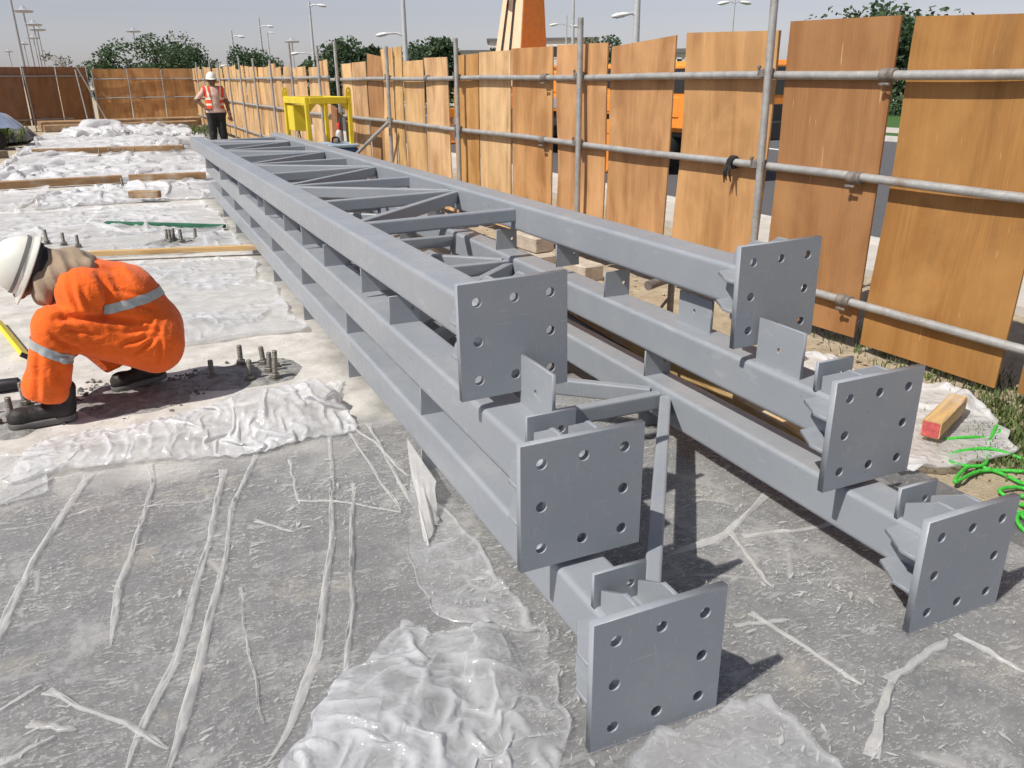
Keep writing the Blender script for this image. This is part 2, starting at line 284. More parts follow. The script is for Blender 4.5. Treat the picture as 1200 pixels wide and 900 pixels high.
# ------------------------------------------------------------------ mesh helpers
class MB:
    def __init__(s): s.v = []; s.f = []
    def add(s, v, f):
        o = len(s.v); s.v += [tuple(p) for p in v]; s.f += [tuple(i+o for i in q) for q in f]; return s
    def box(s, c, d, mat=None):
        x, y, z = (k/2 for k in d)
        vv = [Vector(p) for p in ((-x,-y,-z),(x,-y,-z),(x,y,-z),(-x,y,-z),(-x,-y,z),(x,-y,z),(x,y,z),(-x,y,z))]
        if mat is not None: vv = [mat @ p for p in vv]
        return s.add([p+Vector(c) for p in vv], [(0,3,2,1),(4,5,6,7),(0,1,5,4),(1,2,6,5),(2,3,7,6),(3,0,4,7)])
    def bbox(s, c, d, b=.004, mat=None):
        x, y, z = (k/2 for k in d); vv = []
        for (a, e, h) in ((x-b, y-b, -z), (x, y-b, -z+b), (x-b, y, -z+b), ):
            pass
        prof = [(x-b, y), (x, y-b), (x, -y+b), (x-b, -y), (-x+b, -y), (-x, -y+b), (-x, y-b), (-x+b, y)]
        rings = [(-z, .5*b, ), (-z+b, 0), (z-b, 0), (z, .5*b)]
        for zz, ins in rings:
            for (px, py) in prof:
                vv.append(Vector((px-math.copysign(ins*2, px), py-math.copysign(ins*2, py), zz)))
        n = 8; ff = []
        for k in range(3):
            for i in range(n): j = (i+1) % n; ff.append((k*n+j, k*n+i, (k+1)*n+i, (k+1)*n+j))
        ff.append(tuple(range(n))); ff.append(tuple(reversed(range(3*n, 4*n))))
        if mat is not None: vv = [mat @ p for p in vv]
        return s.add([p+Vector(c) for p in vv], ff)
    def tube(s, pts, r, n=10, caps=True, hollow=False):
        pts = [Vector(p) for p in pts]; rs = r if hasattr(r, '__len__') else [r]*len(pts)
        vv = []; ff = []; up = None
        for i, p in enumerate(pts):
            d = (pts[min(i+1, len(pts)-1)]-pts[max(i-1, 0)]).normalized()
            if up is None: up = Vector((0, 0, 1)) if abs(d.z) < .9 else Vector((1, 0, 0))
            a = d.cross(up).normalized(); b = a.cross(d).normalized(); up = b
            for k in range(n):
                t = 2*math.pi*k/n; vv.append(p+(a*math.cos(t)+b*math.sin(t))*rs[i])
        for i in range(len(pts)-1):
            for k in range(n):
                j = (k+1) % n; ff.append((i*n+k, i*n+j, (i+1)*n+j, (i+1)*n+k))
        if caps:
            ff.append(tuple(reversed(range(n)))); ff.append(tuple(range((len(pts)-1)*n, len(pts)*n)))
        return s.add(vv, ff)
    def lathe(s, prof, c=(0,0,0), n=20, mat=None):
        vv = []; ff = []
        for (r, z) in prof:
            for k in range(n):
                t = 2*math.pi*k/n; p = Vector((r*math.cos(t), r*math.sin(t), z)); vv.append((mat @ p if mat else p)+Vector(c))
        for i in range(len(prof)-1):
            for k in range(n):
                j = (k+1) % n; ff.append((i*n+k, i*n+j, (i+1)*n+j, (i+1)*n+k))
        ff.append(tuple(reversed(range(n)))); ff.append(tuple(range((len(prof)-1)*n, len(prof)*n)))
        return s.add(vv, ff)
    def prism(s, prof, axis_a, axis_b, length, origin, direction):
        """profile in the plane (axis_a, axis_b), swept along direction"""
        o = Vector(origin); A = Vector(axis_a); B = Vector(axis_b); D = Vector(direction)*length; n = len(prof)
        vv = [o+A*p+B*q for p, q in prof]+[o+A*p+B*q+D for p, q in prof]
        ff = [(i, (i+1) % n, n+(i+1) % n, n+i) for i in range(n)]+[tuple(reversed(range(n))), tuple(range(n, 2*n))]
        return s.add(vv, ff)
    def mesh(s, name, mat, smooth=False, angle=35):
        me = bpy.data.meshes.new(name); me.from_pydata([tuple(p) for p in s.v], [], s.f); me.update()
        bm = bmesh.new(); bm.from_mesh(me); bmesh.ops.recalc_face_normals(bm, faces=bm.faces); bm.to_mesh(me); bm.free()
        if mat: me.materials.append(M[mat] if isinstance(mat, str) else mat)
        if smooth:
            me.polygons.foreach_set('use_smooth', [True]*len(me.polygons))
            if angle: me.set_sharp_from_angle(angle=R(angle))
        return me
    def build(s, name, mat, parent=None, smooth=False, angle=35):
        return link(name, s.mesh(name, mat, smooth, angle), parent)
def link(name, me, parent=None, loc=None, rot=None):
    o = bpy.data.objects.new(name, me); col.objects.link(o)
    if parent is not None: o.parent = parent
    if loc is not None: o.location = loc
    if rot is not None: o.rotation_euler = rot
    return o
def tag(o, label=None, cat=None, group=None, kind=None):
    if label: o['label'] = label
    if cat: o['category'] = cat
    if group: o['group'] = group
    if kind: o['kind'] = kind
    return o
def empty(name, loc=(0,0,0), rz=0.0):
    o = bpy.data.objects.new(name, None); col.objects.link(o); o.location = loc; o.rotation_euler = (0, 0, rz); o.empty_display_size = .1; return o
def grid_mesh(name, X, Y, Z, mat, smooth=True, keep=None, thick=0.0):
    n, m = X.shape; v = np.stack([X, Y, Z], -1).reshape(-1, 3)
    i = np.arange(n*m).reshape(n, m)
    f = np.stack([i[:-1, :-1], i[1:, :-1], i[1:, 1:], i[:-1, 1:]], -1).reshape(-1, 4)
    if keep is not None:
        k = keep.reshape(-1); f = f[k[f].all(1)]
    me = bpy.data.meshes.new(name); me.from_pydata(v.tolist(), [], f.tolist()); me.update()
    if keep is not None:
        bm = bmesh.new(); bm.from_mesh(me); bmesh.ops.delete(bm, geom=[q for q in bm.verts if not q.link_faces], context='VERTS'); bm.to_mesh(me); bm.free()
    me.materials.append(M[mat]); 
    if smooth: me.polygons.foreach_set('use_smooth', [True]*len(me.polygons))
    return me
# numpy noise
def _hash(ix, iy, seed):
    h = (ix.astype(np.int64)*374761393 + iy.astype(np.int64)*668265263 + seed*1442695041) & 0x7fffffff
    h = ((h ^ (h >> 13))*1274126177) & 0x7fffffff
    return ((h ^ (h >> 16)) & 0xffff)/65535.0
def vnoise(x, y, seed=0):
    ix = np.floor(x); iy = np.floor(y); fx = x-ix; fy = y-iy; fx = fx*fx*(3-2*fx); fy = fy*fy*(3-2*fy)
    a = _hash(ix, iy, seed); b = _hash(ix+1, iy, seed); c = _hash(ix, iy+1, seed); d = _hash(ix+1, iy+1, seed)
    return (a*(1-fx)+b*fx)*(1-fy)+(c*(1-fx)+d*fx)*fy
def fbm(x, y, seed=0, oct=4):
    s = 0; a = .5
    for k in range(oct): s = s+a*vnoise(x*2**k+k*17.3, y*2**k-k*9.1, seed+k); a *= .5
    return s/(1-.5**oct)
def worley(x, y, seed=0):
    ix = np.floor(x); iy = np.floor(y); d1 = np.full(x.shape, 9.0); d2 = np.full(x.shape, 9.0); t = np.zeros(x.shape)
    for a in (-1, 0, 1):
        for b in (-1, 0, 1):
            jx, jy = ix+a, iy+b
            px = jx+_hash(jx, jy, seed); py = jy+_hash(jx, jy, seed+99)
            d = np.hypot(x-px, y-py)
            d2 = np.minimum(d2, np.maximum(d1, d)); d1 = np.minimum(d1, d)
    return d1, d2
def crumple(x, y, seed=0, size=.2):
    """creased film: flat facets between sharp folds, about -.5 .. .5"""
    rs = random.Random(seed*7+1); out = 0; a = 1.0; s = size*1.5
    sx, sy = x/s, y/s
    for k in range(4):
        ang = rs.uniform(0, 6.28); warp = .35
        u0 = sx+warp*(vnoise(sx*.7, sy*.7, seed+k)-.5)*2; v0 = sy+warp*(vnoise(sx*.7+5, sy*.7, seed+k+9)-.5)*2
        h = 0
        for j in range(3):
            th = ang+j*1.05+rs.uniform(-.25, .25); c_, s_ = math.cos(th), math.sin(th); ph = rs.uniform(0, 9)
            q = u0*c_+v0*s_+ph+.30*(vnoise(u0*.9+j*3, v0*.9, seed+k*5+j)-.5)*2
            tri = np.abs(np.mod(q*(.8+.2*j), 2)-1)               # folded like paper
            msk = np.clip(3*(vnoise(u0*.55+j*11, v0*.55-j*7, seed+60+k*3+j)-.33), 0, 1)
            h = h+(tri-.5)*msk
        out = out+a*h/2; a *= .46; sx, sy = sx*2.1, sy*2.1
    return out*.75

# ------------------------------------------------------------------ large structure: ground, slab, road
def make_ground():
    xs = np.concatenate([[-900, -400, -150, -60, -25, -12, -6], np.linspace(-3, 3, 5), [5, 9, 14, 25, 60, 150, 400, 900]])
    ys = np.concatenate([[-200, -60, -20, -6], np.linspace(-2, 40, 12), [60, 110, 200, 400, 900, 1600]])
    X, Y = np.meshgrid(xs, ys, indexing='ij'); Z = np.full(X.shape, -.10)
    tag(link('ground', grid_mesh('ground', X, Y, Z, 'soil')), kind='structure')
    # strip of loose sand between slab and road
    xs = np.arange(2.25, 5.2, .04); ys = np.arange(-.6, 16, .05)
    X, Y = np.meshgrid(xs, ys, indexing='ij')
    Z = -.028+.035*(fbm(X*1.6, Y*1.6, 3)-.5)+.040*(fbm(X*6, Y*6, 4)-.5)+.024*(fbm(X*19, Y*19, 5)-.5)
    edge = 2.62-.05*np.clip(Y-1.4, -1, 3)
    Z = Z+.03*np.exp(-((X-3.0)/.35)**2)*(fbm(X*3, Y*2, 9))
    Z = np.where(X < 2.66, np.minimum(Z, -.012), Z)
    tag(link('dirt', grid_mesh('dirt', X, Y, Z, 'soil')), kind='structure')
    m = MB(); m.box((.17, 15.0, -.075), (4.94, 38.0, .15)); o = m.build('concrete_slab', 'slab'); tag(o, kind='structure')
    # road, pavement and verge beyond the fence
    def sheet(name, x0, x1, z, mat, h=.12):
        m = MB(); m.box(((x0+x1)/2, 40, z-h/2), (x1-x0, 200, h)); return tag(m.build(name, mat), kind='structure')
    sheet('pavement', 5.3, 6.2, .0, 'paving'); sheet('road', 6.36, 17.5, -.06, 'asphalt')
    sheet('kerb', 6.2, 6.36, .03, 'kerb_stone', .2); sheet('kerb', 17.5, 17.7, .06, 'kerb_stone', .2)
    sheet('verge', 17.7, 40, .0, 'verge_green'); sheet('far_path', 19.5, 21.5, .006, 'paving', .02)
    for k in range(14):
        m = MB(); m.box((13.4, -4+k*6, -.052), (.14, 2.4, .008)); tag(m.build('lane_marking', 'marking_white'), kind='structure')
make_ground()

# ------------------------------------------------------------------ steel trusses
H, W, CB, CD, PT = .355, 1.008, .148, .148, .022
def poly_plate(name, outline, holes=(), thick=.012, mat='paint', bevel=.0012):
    """flat plate in local XY with drilled holes, thickness centred on z=0"""
    cu = bpy.data.curves.new(name, 'CURVE'); cu.dimensions = '2D'; cu.fill_mode = 'BOTH'
    cu.extrude = thick/2-bevel; cu.bevel_depth = bevel; cu.bevel_resolution = 1; cu.offset = -bevel
    def spl(pts):
        s = cu.splines.new('POLY'); s.points.add(len(pts)-1)
        for q, p in zip(s.points, pts): q.co = (p[0], p[1], 0, 1)
        s.use_cyclic_u = True
    spl(outline)
    for (cx, cy, r) in holes:
        spl([(cx+r*math.cos(2*math.pi*k/20), cy+r*math.sin(2*math.pi*k/20)) for k in range(20)])
    ob = bpy.data.objects.new(name, cu); col.objects.link(ob); dg = bpy.context.evaluated_depsgraph_get()
    me = bpy.data.meshes.new_from_object(ob.evaluated_get(dg)); me.name = name
    bpy.data.objects.remove(ob); bpy.data.curves.remove(cu); me.materials.clear(); me.materials.append(M[mat]); return me
def rect(w, h, x=0, y=0): return [(x-w/2, y-h/2), (x+w/2, y-h/2), (x+w/2, y+h/2), (x-w/2, y+h/2)]
XZ = Matrix(((1,0,0),(0,0,-1),(0,1,0))).to_4x4()      # local XY plate -> upright facing -Y
YZ = Matrix(((0,0,1),(1,0,0),(0,1,0))).to_4x4()       # local XY plate -> upright facing X (local x along Y)
hp = .119
PLATE = poly_plate('end_plate', rect(H, H), [(a*hp, b*hp, .0145) for a in (-1,0,1) for b in (-1,0,1) if (a, b) != (0, 0)], PT)
PLATE.transform(XZ)
RIB = poly_plate('stiffener', [(0,0),(.101,0),(.101,.055),(.092,.066),(.050,.150),(0,.150)], (), .012)      # x outwards, y along the chord
CLEAT = poly_plate('cleat', rect(.13, .118), [(.035, .0, .0085)], .010); CLEAT.transform(XZ)
CLEAT_SMALL = poly_plate('cleat', rect(.148, .095), [(.03, -.005, .0105)], .012); CLEAT_SMALL.transform(XZ)
GUSSET = poly_plate('gusset_plate', rect(.215, .158), [(.0, -.01, .009)], .012); GUSSET.transform(YZ)
GUSSET_LOW = poly_plate('gusset_plate', rect(.21, .128), [(.0, .0, .009)], .012); GUSSET_LOW.transform(YZ)
def rrect(w, h, r, n=4):
    p = []
    for cx, cy, a0 in ((w/2-r, h/2-r, 0), (-w/2+r, h/2-r, 90), (-w/2+r, -h/2+r, 180), (w/2-r, -h/2+r, 270)):
        ca, sa = math.cos(R(a0)), math.sin(R(a0)); e = min(.006, r*.4)
        p.append((cx+r*ca+e*sa, cy+r*sa-e*ca))
        for k in range(n+1): a = R(a0+90*k/n); p.append((cx+r*math.cos(a), cy+r*math.sin(a)))
        p.append((cx-r*sa-e*ca, cy+r*ca-e*sa))
    return p
def weld(parent, pts, r=.004, name='weld_bead'):
    m = MB(); rs = random.Random(len(pts)+int(pts[0][1]*100)); q = []
    for a, b in zip(pts[:-1], pts[1:]):
        a = Vector(a); b = Vector(b); n = max(2, int((b-a).length/.012))
        for k in range(n): q.append(a.lerp(b, k/n)+Vector([rs.uniform(-.0012, .0012) for _ in range(3)]))
    q.append(Vector(pts[-1])); m.tube(q, [r*rs.uniform(.75, 1.2) for _ in q], 6); return m.build(name, 'paint', parent, True, 0)
CZ = H/2
def truss(loc, yaw, roll, length, label, posts, diags, top_cleats, bottom_cleats, near_cleat, gussets):
    t = empty('steel_truss', loc); t.rotation_euler = (0, roll, yaw)
    tag(t, label, 'truss', 'steel trusses lying in a stack')
    for cx in (0, W):
        m = MB(); m.prism(rrect(CB, CD, .015, 4), (1,0,0), (0,0,1), length-PT, (cx, PT, CZ), (0,1,0)); ch = m.build('chord', 'paint', t, True, 30)
        pl = link('end_plate', PLATE, t, (cx, PT/2, CZ))
        hb = CB/2
        weld(pl, [(-hb, PT/2+.004, -hb), (hb, PT/2+.004, -hb), (hb, PT/2+.004, hb), (-hb, PT/2+.004, hb), (-hb, PT/2+.004, -hb)], .005)
        for a in (-.052, .052):
            for k in range(4):      # two ribs on each of the four faces of the chord
                st = link('stiffener', RIB, pl)
                if k == 0: mt = Matrix(((0,0,1),(0,1,0),(-1,0,0))); mt = Matrix(((0,0,1),(0,1,0),(1,0,0))); off = (a, PT/2, CD/2)
                elif k == 1: mt = Matrix(((0,0,1),(0,1,0),(-1,0,0))); off = (a, PT/2, -CD/2)
                elif k == 2: mt = Matrix(((1,0,0),(0,1,0),(0,0,1))); off = (CB/2, PT/2, a)
                else: mt = Matrix(((-1,0,0),(0,1,0),(0,0,1))); off = (-CB/2, PT/2, a)
                st.matrix_local = Matrix.Translation(off) @ mt.to_4x4()
        for y in top_cleats:
            link('cleat', CLEAT, t, (cx, y, CZ+CD/2+.058))
        for y in bottom_cleats:
            link('cleat', CLEAT, t, (cx, y, CZ-CD/2-.058))
        if near_cleat: link('cleat', CLEAT_SMALL, t, (cx, .185, CZ+CD/2+.0465))
    for (x, y, low) in gussets:
        link('gusset_plate', GUSSET_LOW if low else GUSSET, t, (x, y, CZ+CD/2+(.063 if low else .078)))
    zl = CZ+CD/2-.028-.036
    prof = rrect(.046, .072, .008, 3)
    def member(name, a, b):
        a = Vector((a[0], a[1], zl)); b = Vector((b[0], b[1], zl)); d = b-a; L = d.length; d.normalize()
        m = MB(); m.prism(prof, d.cross(Vector((0,0,1))), (0,0,1), L, a, d); m.build(name, 'paint', t, True, 30)
    xi, xo = CB/2+.002, W-CB/2-.002
    for y in posts: member('post', (xi, y), (xo, y))
    for (yl, yr) in diags: member('diagonal', (xi, yl+(.055 if yr > yl else -.055)), (xo, yr-(.055 if yr > yl else -.055)))
    return t
y3 = 1.236; y2 = 1.598; y1 = 2.087
p3 = [2.63-y3+.9*k for k in range(10)]
truss((.931, y3, .002), R(-.43), 0, 11.5-y3, 'grey steel lattice truss at the bottom of the stack, nearest end plates', p3,
      [(.10, p3[0])]+[((p3[k+1], p3[k]) if k % 2 == 0 else (p3[k], p3[k+1])) for k in range(9)],
      [2.755-y3+1.19*k for k in range(1, 7)]+[2.755-y3], [2.78-y3+1.21*k for k in range(7)], True, [])
p2 = [4.17-y2+.9*k for k in range(8)]
truss((.929, y2, .272), R(-.41), 0, 11.5-y2, 'grey steel lattice truss in the middle of the stack of three', p2,
      [(p2[0]-.9, p2[0])]+[((p2[k+1], p2[k]) if k % 2 == 0 else (p2[k], p2[k+1])) for k in range(7)],
      [3.10-y2+1.24*k for k in range(7)], [], True, [(.06, 1.99-y2, False), (W-.04, 1.985-y2, False), (W+.02, 2.535-y2, True)])
p1 = [4.05-y1+.9*k for k in range(9)]
truss((.970, y1, .563), R(.62), R(-.9), 11.62-y1, 'grey steel lattice truss on top of the stack, diagonals open to the sky', p1,
      [((p1[k], p1[k+1]) if k % 2 == 0 else (p1[k+1], p1[k])) for k in range(8)],
      [], [3.58-y1+1.3*k for k in range(6)], False, [])

# ------------------------------------------------------------------ plywood fences on scaffold tubes
def clamp_mesh():
    m = MB(); m.bbox((0, 0, 0), (.05, .075, .06), .008); m.bbox((-.035, 0, 0), (.03, .05, .05), .006)
    m.tube([(-.03, .045, -.02), (-.03, .045, .045)], .007, 8); m.tube([(-.03, -.045, -.045), (-.03, -.045, .02)], .007, 8)
    m.lathe([(.013, 0), (.013, .012)], (-.03, .045, .03), 6)
    return m.mesh('clamp', 'weld_steel', True, 40)
CLAMP = clamp_mesh()
TR = .0235
def panel_mesh(w, h0, h1, seed, mat, skew=0.0, zb=0.0, bow=.008):
    """plywood sheet: local y along the fence, z up; top edge runs h0..h1"""
    rs = random.Random(seed); n, k = 9, 13; m = MB(); t = .012
    ph = rs.uniform(0, 6); b1 = rs.uniform(-bow, bow); b2 = rs.uniform(-bow, bow)*1.4
    def P(i, j, s):
        u = i/n; v = j/k; z = zb+(h0+(h1-h0)*u-zb)*v
        y = (u-.5)*w+skew*(z/1.7-.5)+.004*math.sin(5*v+ph)*(1 if i in (0, n) else .3)
        x = b1*math.cos(math.pi*(u-.5)*1.3)+b2*math.sin(2.3*v*math.pi+ph)*(.4+u)
        return (x+s*t/2, y, z)
    for s in (-1, 1):
        vv = [P(i, j, s) for i in range(n+1) for j in range(k+1)]
        q = lambda i, j: i*(k+1)+j
        m.add(vv, [(q(i, j), q(i+1, j), q(i+1, j+1), q(i, j+1)) for i in range(n) for j in range(k)])
    N = (n+1)*(k+1); q = lambda i, j: i*(k+1)+j
    rim = [q(i, 0) for i in range(n)]+[q(n, j) for j in range(k)]+[q(i, k) for i in range(n, 0, -1)]+[q(0, j) for j in range(k, 0, -1)]
    m.f += [(rim[a], rim[(a+1) % len(rim)], rim[(a+1) % len(rim)]+N, rim[a]+N) for a in range(len(rim))]
    return m.mesh('plywood_panel', mat, True, 40)
def fence(p0, p1, label, panels, posts, rails, post_top=1.87, brace=(), mats=None, side=-1, clamps=True):
    """p0->p1 is the line of the fence; panels = (s_mid, width, h0, h1, skew, z_bottom, mat)"""
    a = Vector((*p0, 0)); b = Vector((*p1, 0)); d = (b-a).normalized(); f = empty('plywood_fence', a, math.atan2(-d.x, d.y))
    tag(f, label, 'fence')
    for k, (s, w, h0, h1, sk, zb, mt) in enumerate(panels):
        rs = random.Random(k*7+len(panels)); o = link('plywood_panel', panel_mesh(w, h0, h1, k*11+len(panels), mt, sk, zb), f, (.002+rs.uniform(0, .010), s, 0))
        o.rotation_euler = (rs.uniform(-.006, .006), rs.uniform(-.012, .012), rs.uniform(-.014, .014))
    for (z0, z1, s0, s1, sag) in rails:
        n = 14; m = MB(); rs = random.Random(int(z0*100))
        m.tube([(side*.036+.004*math.sin(k*.9+z0), s0+(s1-s0)*k/n, z0+(z1-z0)*k/n+sag*math.sin(k*1.7+z0*9)) for k in range(n+1)], TR, 12)
        m.build('rail', 'galv', f, True, 40)
    for (s, lean, top) in posts:
        m = MB(); x = side*(.036+2*TR+.004)
        m.tube([(x, s, -.12), (x, s+lean, top)], TR, 12); m.build('post', 'galv', f, True, 40)
        if clamps:
            for (z0, z1, s0, s1, sag) in rails:
                if min(s0, s1) <= s <= max(s0, s1): link('clamp', CLAMP, f, (side*.062, s+lean*z0/top+.03, z0+(z1-z0)*(s-s0)/(s1-s0)+.012), (0, 0, math.pi if side > 0 else 0))
    for (q0, q1) in brace:
        m = MB(); m.tube([q0, q1], TR, 10); m.build('brace', 'galv', f, True, 40)
    return f
# the long fence to the right; distance s measured along it from (3.74, 1.3)
FA = Vector((3.752, 1.3)); FB = Vector((3.098, 13.28))
def S(y): return (y-1.3)*(FB-FA).length/(FB.y-FA.y)
pp = [(1.42, 2.27, 1.72, 1.72, .00, .03, 'plywood_brown'), (2.37, 3.17, 1.70, 1.73, -.03, .02, 'plywood_brown'), (3.22, 3.95, 1.74, 1.757, -.035, .045, 'plywood_brown'),
      (4.06, 4.89, 1.713, 1.745, -.03, .05, 'plywood'), (5.02, 5.795, 1.735, 1.69, -.02, .05, 'plywood'), (5.815, 6.55, 1.72, 1.73, -.03, .05, 'plywood'),
      (6.67, 7.40, 1.725, 1.735, .0, .05, 'plywood'), (7.45, 8.13, 1.72, 1.725, .0, .05, 'plywood_pale'), (8.15, 8.76, 1.715, 1.71, .0, .05, 'plywood'), (8.87, 9.53, 1.70, 1.71, .02, .05, 'plywood_pale'),
      (9.62, 10.28, 1.69, 1.69, .02, .05, 'plywood_pale'), (10.32, 10.62, 1.86, 1.86, 0, .05, 'plywood_pale'), (10.63, 11.05, 1.86, 1.85, 0, .05, 'plywood_pale'), (11.07, 11.66, 1.76, 1.82, -.02, .05, 'plywood_dark'), (11.68, 12.3, 1.72, 1.72, 0, .05, 'plywood_pale'), (12.33, 12.82, 1.71, 1.71, 0, .05, 'plywood_pale')]
dark_one = 13
pan = []
for k, (a, b, ha, hb, sk, zb, mt) in enumerate(pp): pan.append((S((a+b)/2), S(b)-S(a), ha, hb, sk, zb, 'plywood_brown' if k == dark_one else mt))
L = (FB-FA).length
fence(FA, FB, 'orange plywood hoarding with scaffold tube rails beside the trusses', pan,
      [(S(3.99), .03, 1.96), (S(6.08), .0, 1.91), (S(8.47), .0, 1.87), (S(10.6), -.02, 1.87), (S(12.75), .03, 2.02)],
      [(1.455, 1.50, -.5, L, .006), (.93, .985, -.5, L, .006), (.252, .265, -.5, L, .003)],
      brace=[((-.12, S(10.55), .96), (-1.0, S(9.95), -.05))][:0]+[((-.13, S(10.5), .98), (-.75, S(11.6), .1))])
near_fence = [o for o in col.objects if o.name.startswith('plywood_fence')][0]
SLV = MB().lathe([(.026, -.045), (.033, -.041), (.033, -.004), (.030, 0), (.033, .004), (.033, .041), (.026, .045)], (0, 0, 0), 14, Matrix.Rotation(R(90), 3, 'X')).mesh('sleeve_coupler', 'weld_steel', True, 40)
for (y, z) in ((3.22, 1.462), (3.34, .937), (6.72, 1.475), (6.75, .952), (3.3, .256), (9.4, 1.49)): link('sleeve_coupler', SLV, near_fence, (-.036, S(y), z+.001))
for (y, z) in ((3.25, 1.462), (3.38, .937), (6.75, 1.475), (6.78, .952), (3.33, .256)): link('coupler_bolt', MB().tube([(-.04, -.03, -.045), (-.04, .03, -.045)], .008, 8).lathe([(.014, 0), (.014, .012)], (-.04, .02, -.05), 6).mesh('coupler_bolt', 'weld_steel'), near_fence, (-.02, S(y)-.03, z))
rs = random.Random(8); fr = near_fence.matrix_basis; c0 = fr @ Vector((-.036, S(4.30), .948)); m = MB()
for k in range(3): m.tube([c0+Vector((.034*math.cos(a)+rs.uniform(-.004, .004), (k-1)*.016+.006*math.sin(a*2), .034*math.sin(a))) for a in [2*math.pi*q/18 for q in range(19)]], .009, 7)
for dx in (-.02, .015, .03): m.tube([c0+Vector((-.035, dx*.4, -.02)), c0+Vector((-.045, dx, -.06)), c0+Vector((-.03, dx*1.3, -.10-abs(dx)))], [.010, .008, .004], 7)
tag(m.build('knotted_rag', 'black_trousers', None, True, 0), 'black rag knotted round the middle rail near the nearest scaffold post', 'rag')
# second run beyond the corner
GA = Vector((3.10, 13.55)); GB = Vector((2.92, 36.2)); L2 = (GB-GA).length
rs = random.Random(5); pan = []; s = .05
while s < L2-.3:
    w = rs.uniform(.55, .78); h = 1.74+rs.uniform(-.05, .06)+.012*s; pan.append((s+w/2, w, h+rs.uniform(-.03, .03), h, rs.uniform(-.03, .03), .03, 'plywood_pale')); s += w+rs.uniform(.01, .09)
fence(GA, GB, 'pale plywood hoarding running on to the far corner behind the standing man', pan, [(2.2*k+.3, rs.uniform(-.05, .05), 2.0+rs.uniform(-.1, .25)) for k in range(10)],
      [(1.53, 1.62, -.1, L2, .006), (.96, 1.0, 0, L2, .006), (.30, .32, 0, L2, .004)], clamps=False)
# back fence, lit part and shaded part
HA = Vector((3.0, 36.6)); HB = Vector((-.75, 36.3)); L3 = (HB-HA).length
pan = []; s = .03
while s < L3-.2:
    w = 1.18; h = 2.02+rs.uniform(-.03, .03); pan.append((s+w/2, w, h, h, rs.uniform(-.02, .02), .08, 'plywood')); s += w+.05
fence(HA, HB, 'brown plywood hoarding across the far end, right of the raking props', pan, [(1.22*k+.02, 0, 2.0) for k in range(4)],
      [(1.66, 1.66, 0, L3, .004), (.98, .98, 0, L3, .004), (.14, .14, 0, L3, .004)], clamps=False)
IA = Vector((-.8, 36.4)); IB = Vector((-6.6, 32.6)); L4 = (IB-IA).length
pan = []; s = .03
while s < L4-.2:
    w = 1.2; h = 2.07+rs.uniform(-.02, .02); pan.append((s+w/2, w, h, h, 0, .1, 'plywood_dark')); s += w+.03  # shade on this run is also put into the darker plywood tint
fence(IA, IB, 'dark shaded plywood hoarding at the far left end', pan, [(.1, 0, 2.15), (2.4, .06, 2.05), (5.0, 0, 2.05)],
      [(1.78, 1.75, .2, L4, .004), (.3, .32, .9, L4-1, .004)], clamps=False,
      brace=[((-.2, .55, 2.15), (-.9, .05, 0)), ((-.2, .60, 2.0), (-.7, .75, 0))])

# ------------------------------------------------------------------ plastic sheets
def relax_sheet(X, Y, lift, excess, seed, steps=90, bend=.06):
    """an over-long sheet laid on its patch: edges stay put, the spare length buckles into folds (position-based cloth)"""
    rs = np.random.RandomState(seed); n, m = X.shape
    sc = math.hypot(X[1, 0]-X[0, 0], Y[1, 0]-Y[0, 0])
    P_ = np.stack([X, Y, lift+.004+sc*.9*rs.rand(n, m)+sc*1.6*fbm(X/sc*.16, Y/sc*.16, seed+3)], -1); P0 = P_.copy()
    ex = 1+excess*np.clip(2.4*(fbm(X/sc*.035+3, Y/sc*.035, seed)-.22), .10, 1.6)
    def rest(di, dj, e0=None):
        d = np.stack([X, Y], -1); q = d[di:, dj:]-d[:n-di, :m-dj] if dj >= 0 else d[di:, :m+dj]-d[:n-di, -dj:]
        e = ex[di:, dj:] if dj >= 0 else ex[di:, :m+dj]; return np.hypot(q[..., 0], q[..., 1])*e
    cons = []
    for di, dj, k in ((1, 0, 1.0), (0, 1, 1.0), (1, 1, .5), (1, -1, .5), (2, 0, bend), (0, 2, bend)):
        r_ = rest(di, dj)
        for par in range(2):
            cons.append((di, dj, k, r_, par))
    ed = np.zeros((n, m), bool); ed[0] = ed[-1] = True; ed[:, 0] = ed[:, -1] = True
    V = np.zeros_like(P_); free = np.ones((n, m, 1)); free[ed] = (0, )
    for it in range(steps):
        V = V*.90; V[..., 2] -= .0011*sc/.012; Q = P_+V*free
        for rep_ in range(5):
            for di, dj, k, r_, par in cons:
                if dj >= 0: A = Q[:n-di, :m-dj]; B = Q[di:, dj:]
                else: A = Q[:n-di, -dj:]; B = Q[di:, :m+dj]
                d = B-A; L_ = np.sqrt((d*d).sum(-1))+1e-9; c = ((L_-r_)/L_*k*.5)
                if k == bend: c = np.where(L_ < r_, c, 0)
                # alternate rows/columns so neighbours do not fight
                ax_ = 0 if di else 1; idx = np.arange(A.shape[ax_])//max(1, max(di, abs(dj))); sel = (idx % 2 == par)
                msk = sel[:, None] if ax_ == 0 else sel[None, :]
                c = (c*msk)[..., None]*d; A += c; B -= c
            Q[ed, :2] = P0[ed, :2]; floor = .003+lift*.92
            Q[..., 2] = np.where(Q[..., 2] < floor, floor, Q[..., 2])
        V = Q-P_; sp = np.sqrt((V*V).sum(-1, keepdims=True)); V = V*np.minimum(1, sc*.5/(sp+1e-9)); P_ = Q
        low = P_[..., 2] < floor+sc*.08; V[low] *= .5
    P_[ed, 2] = np.minimum(P_[ed, 2], .004+sc*1.6)
    return P_
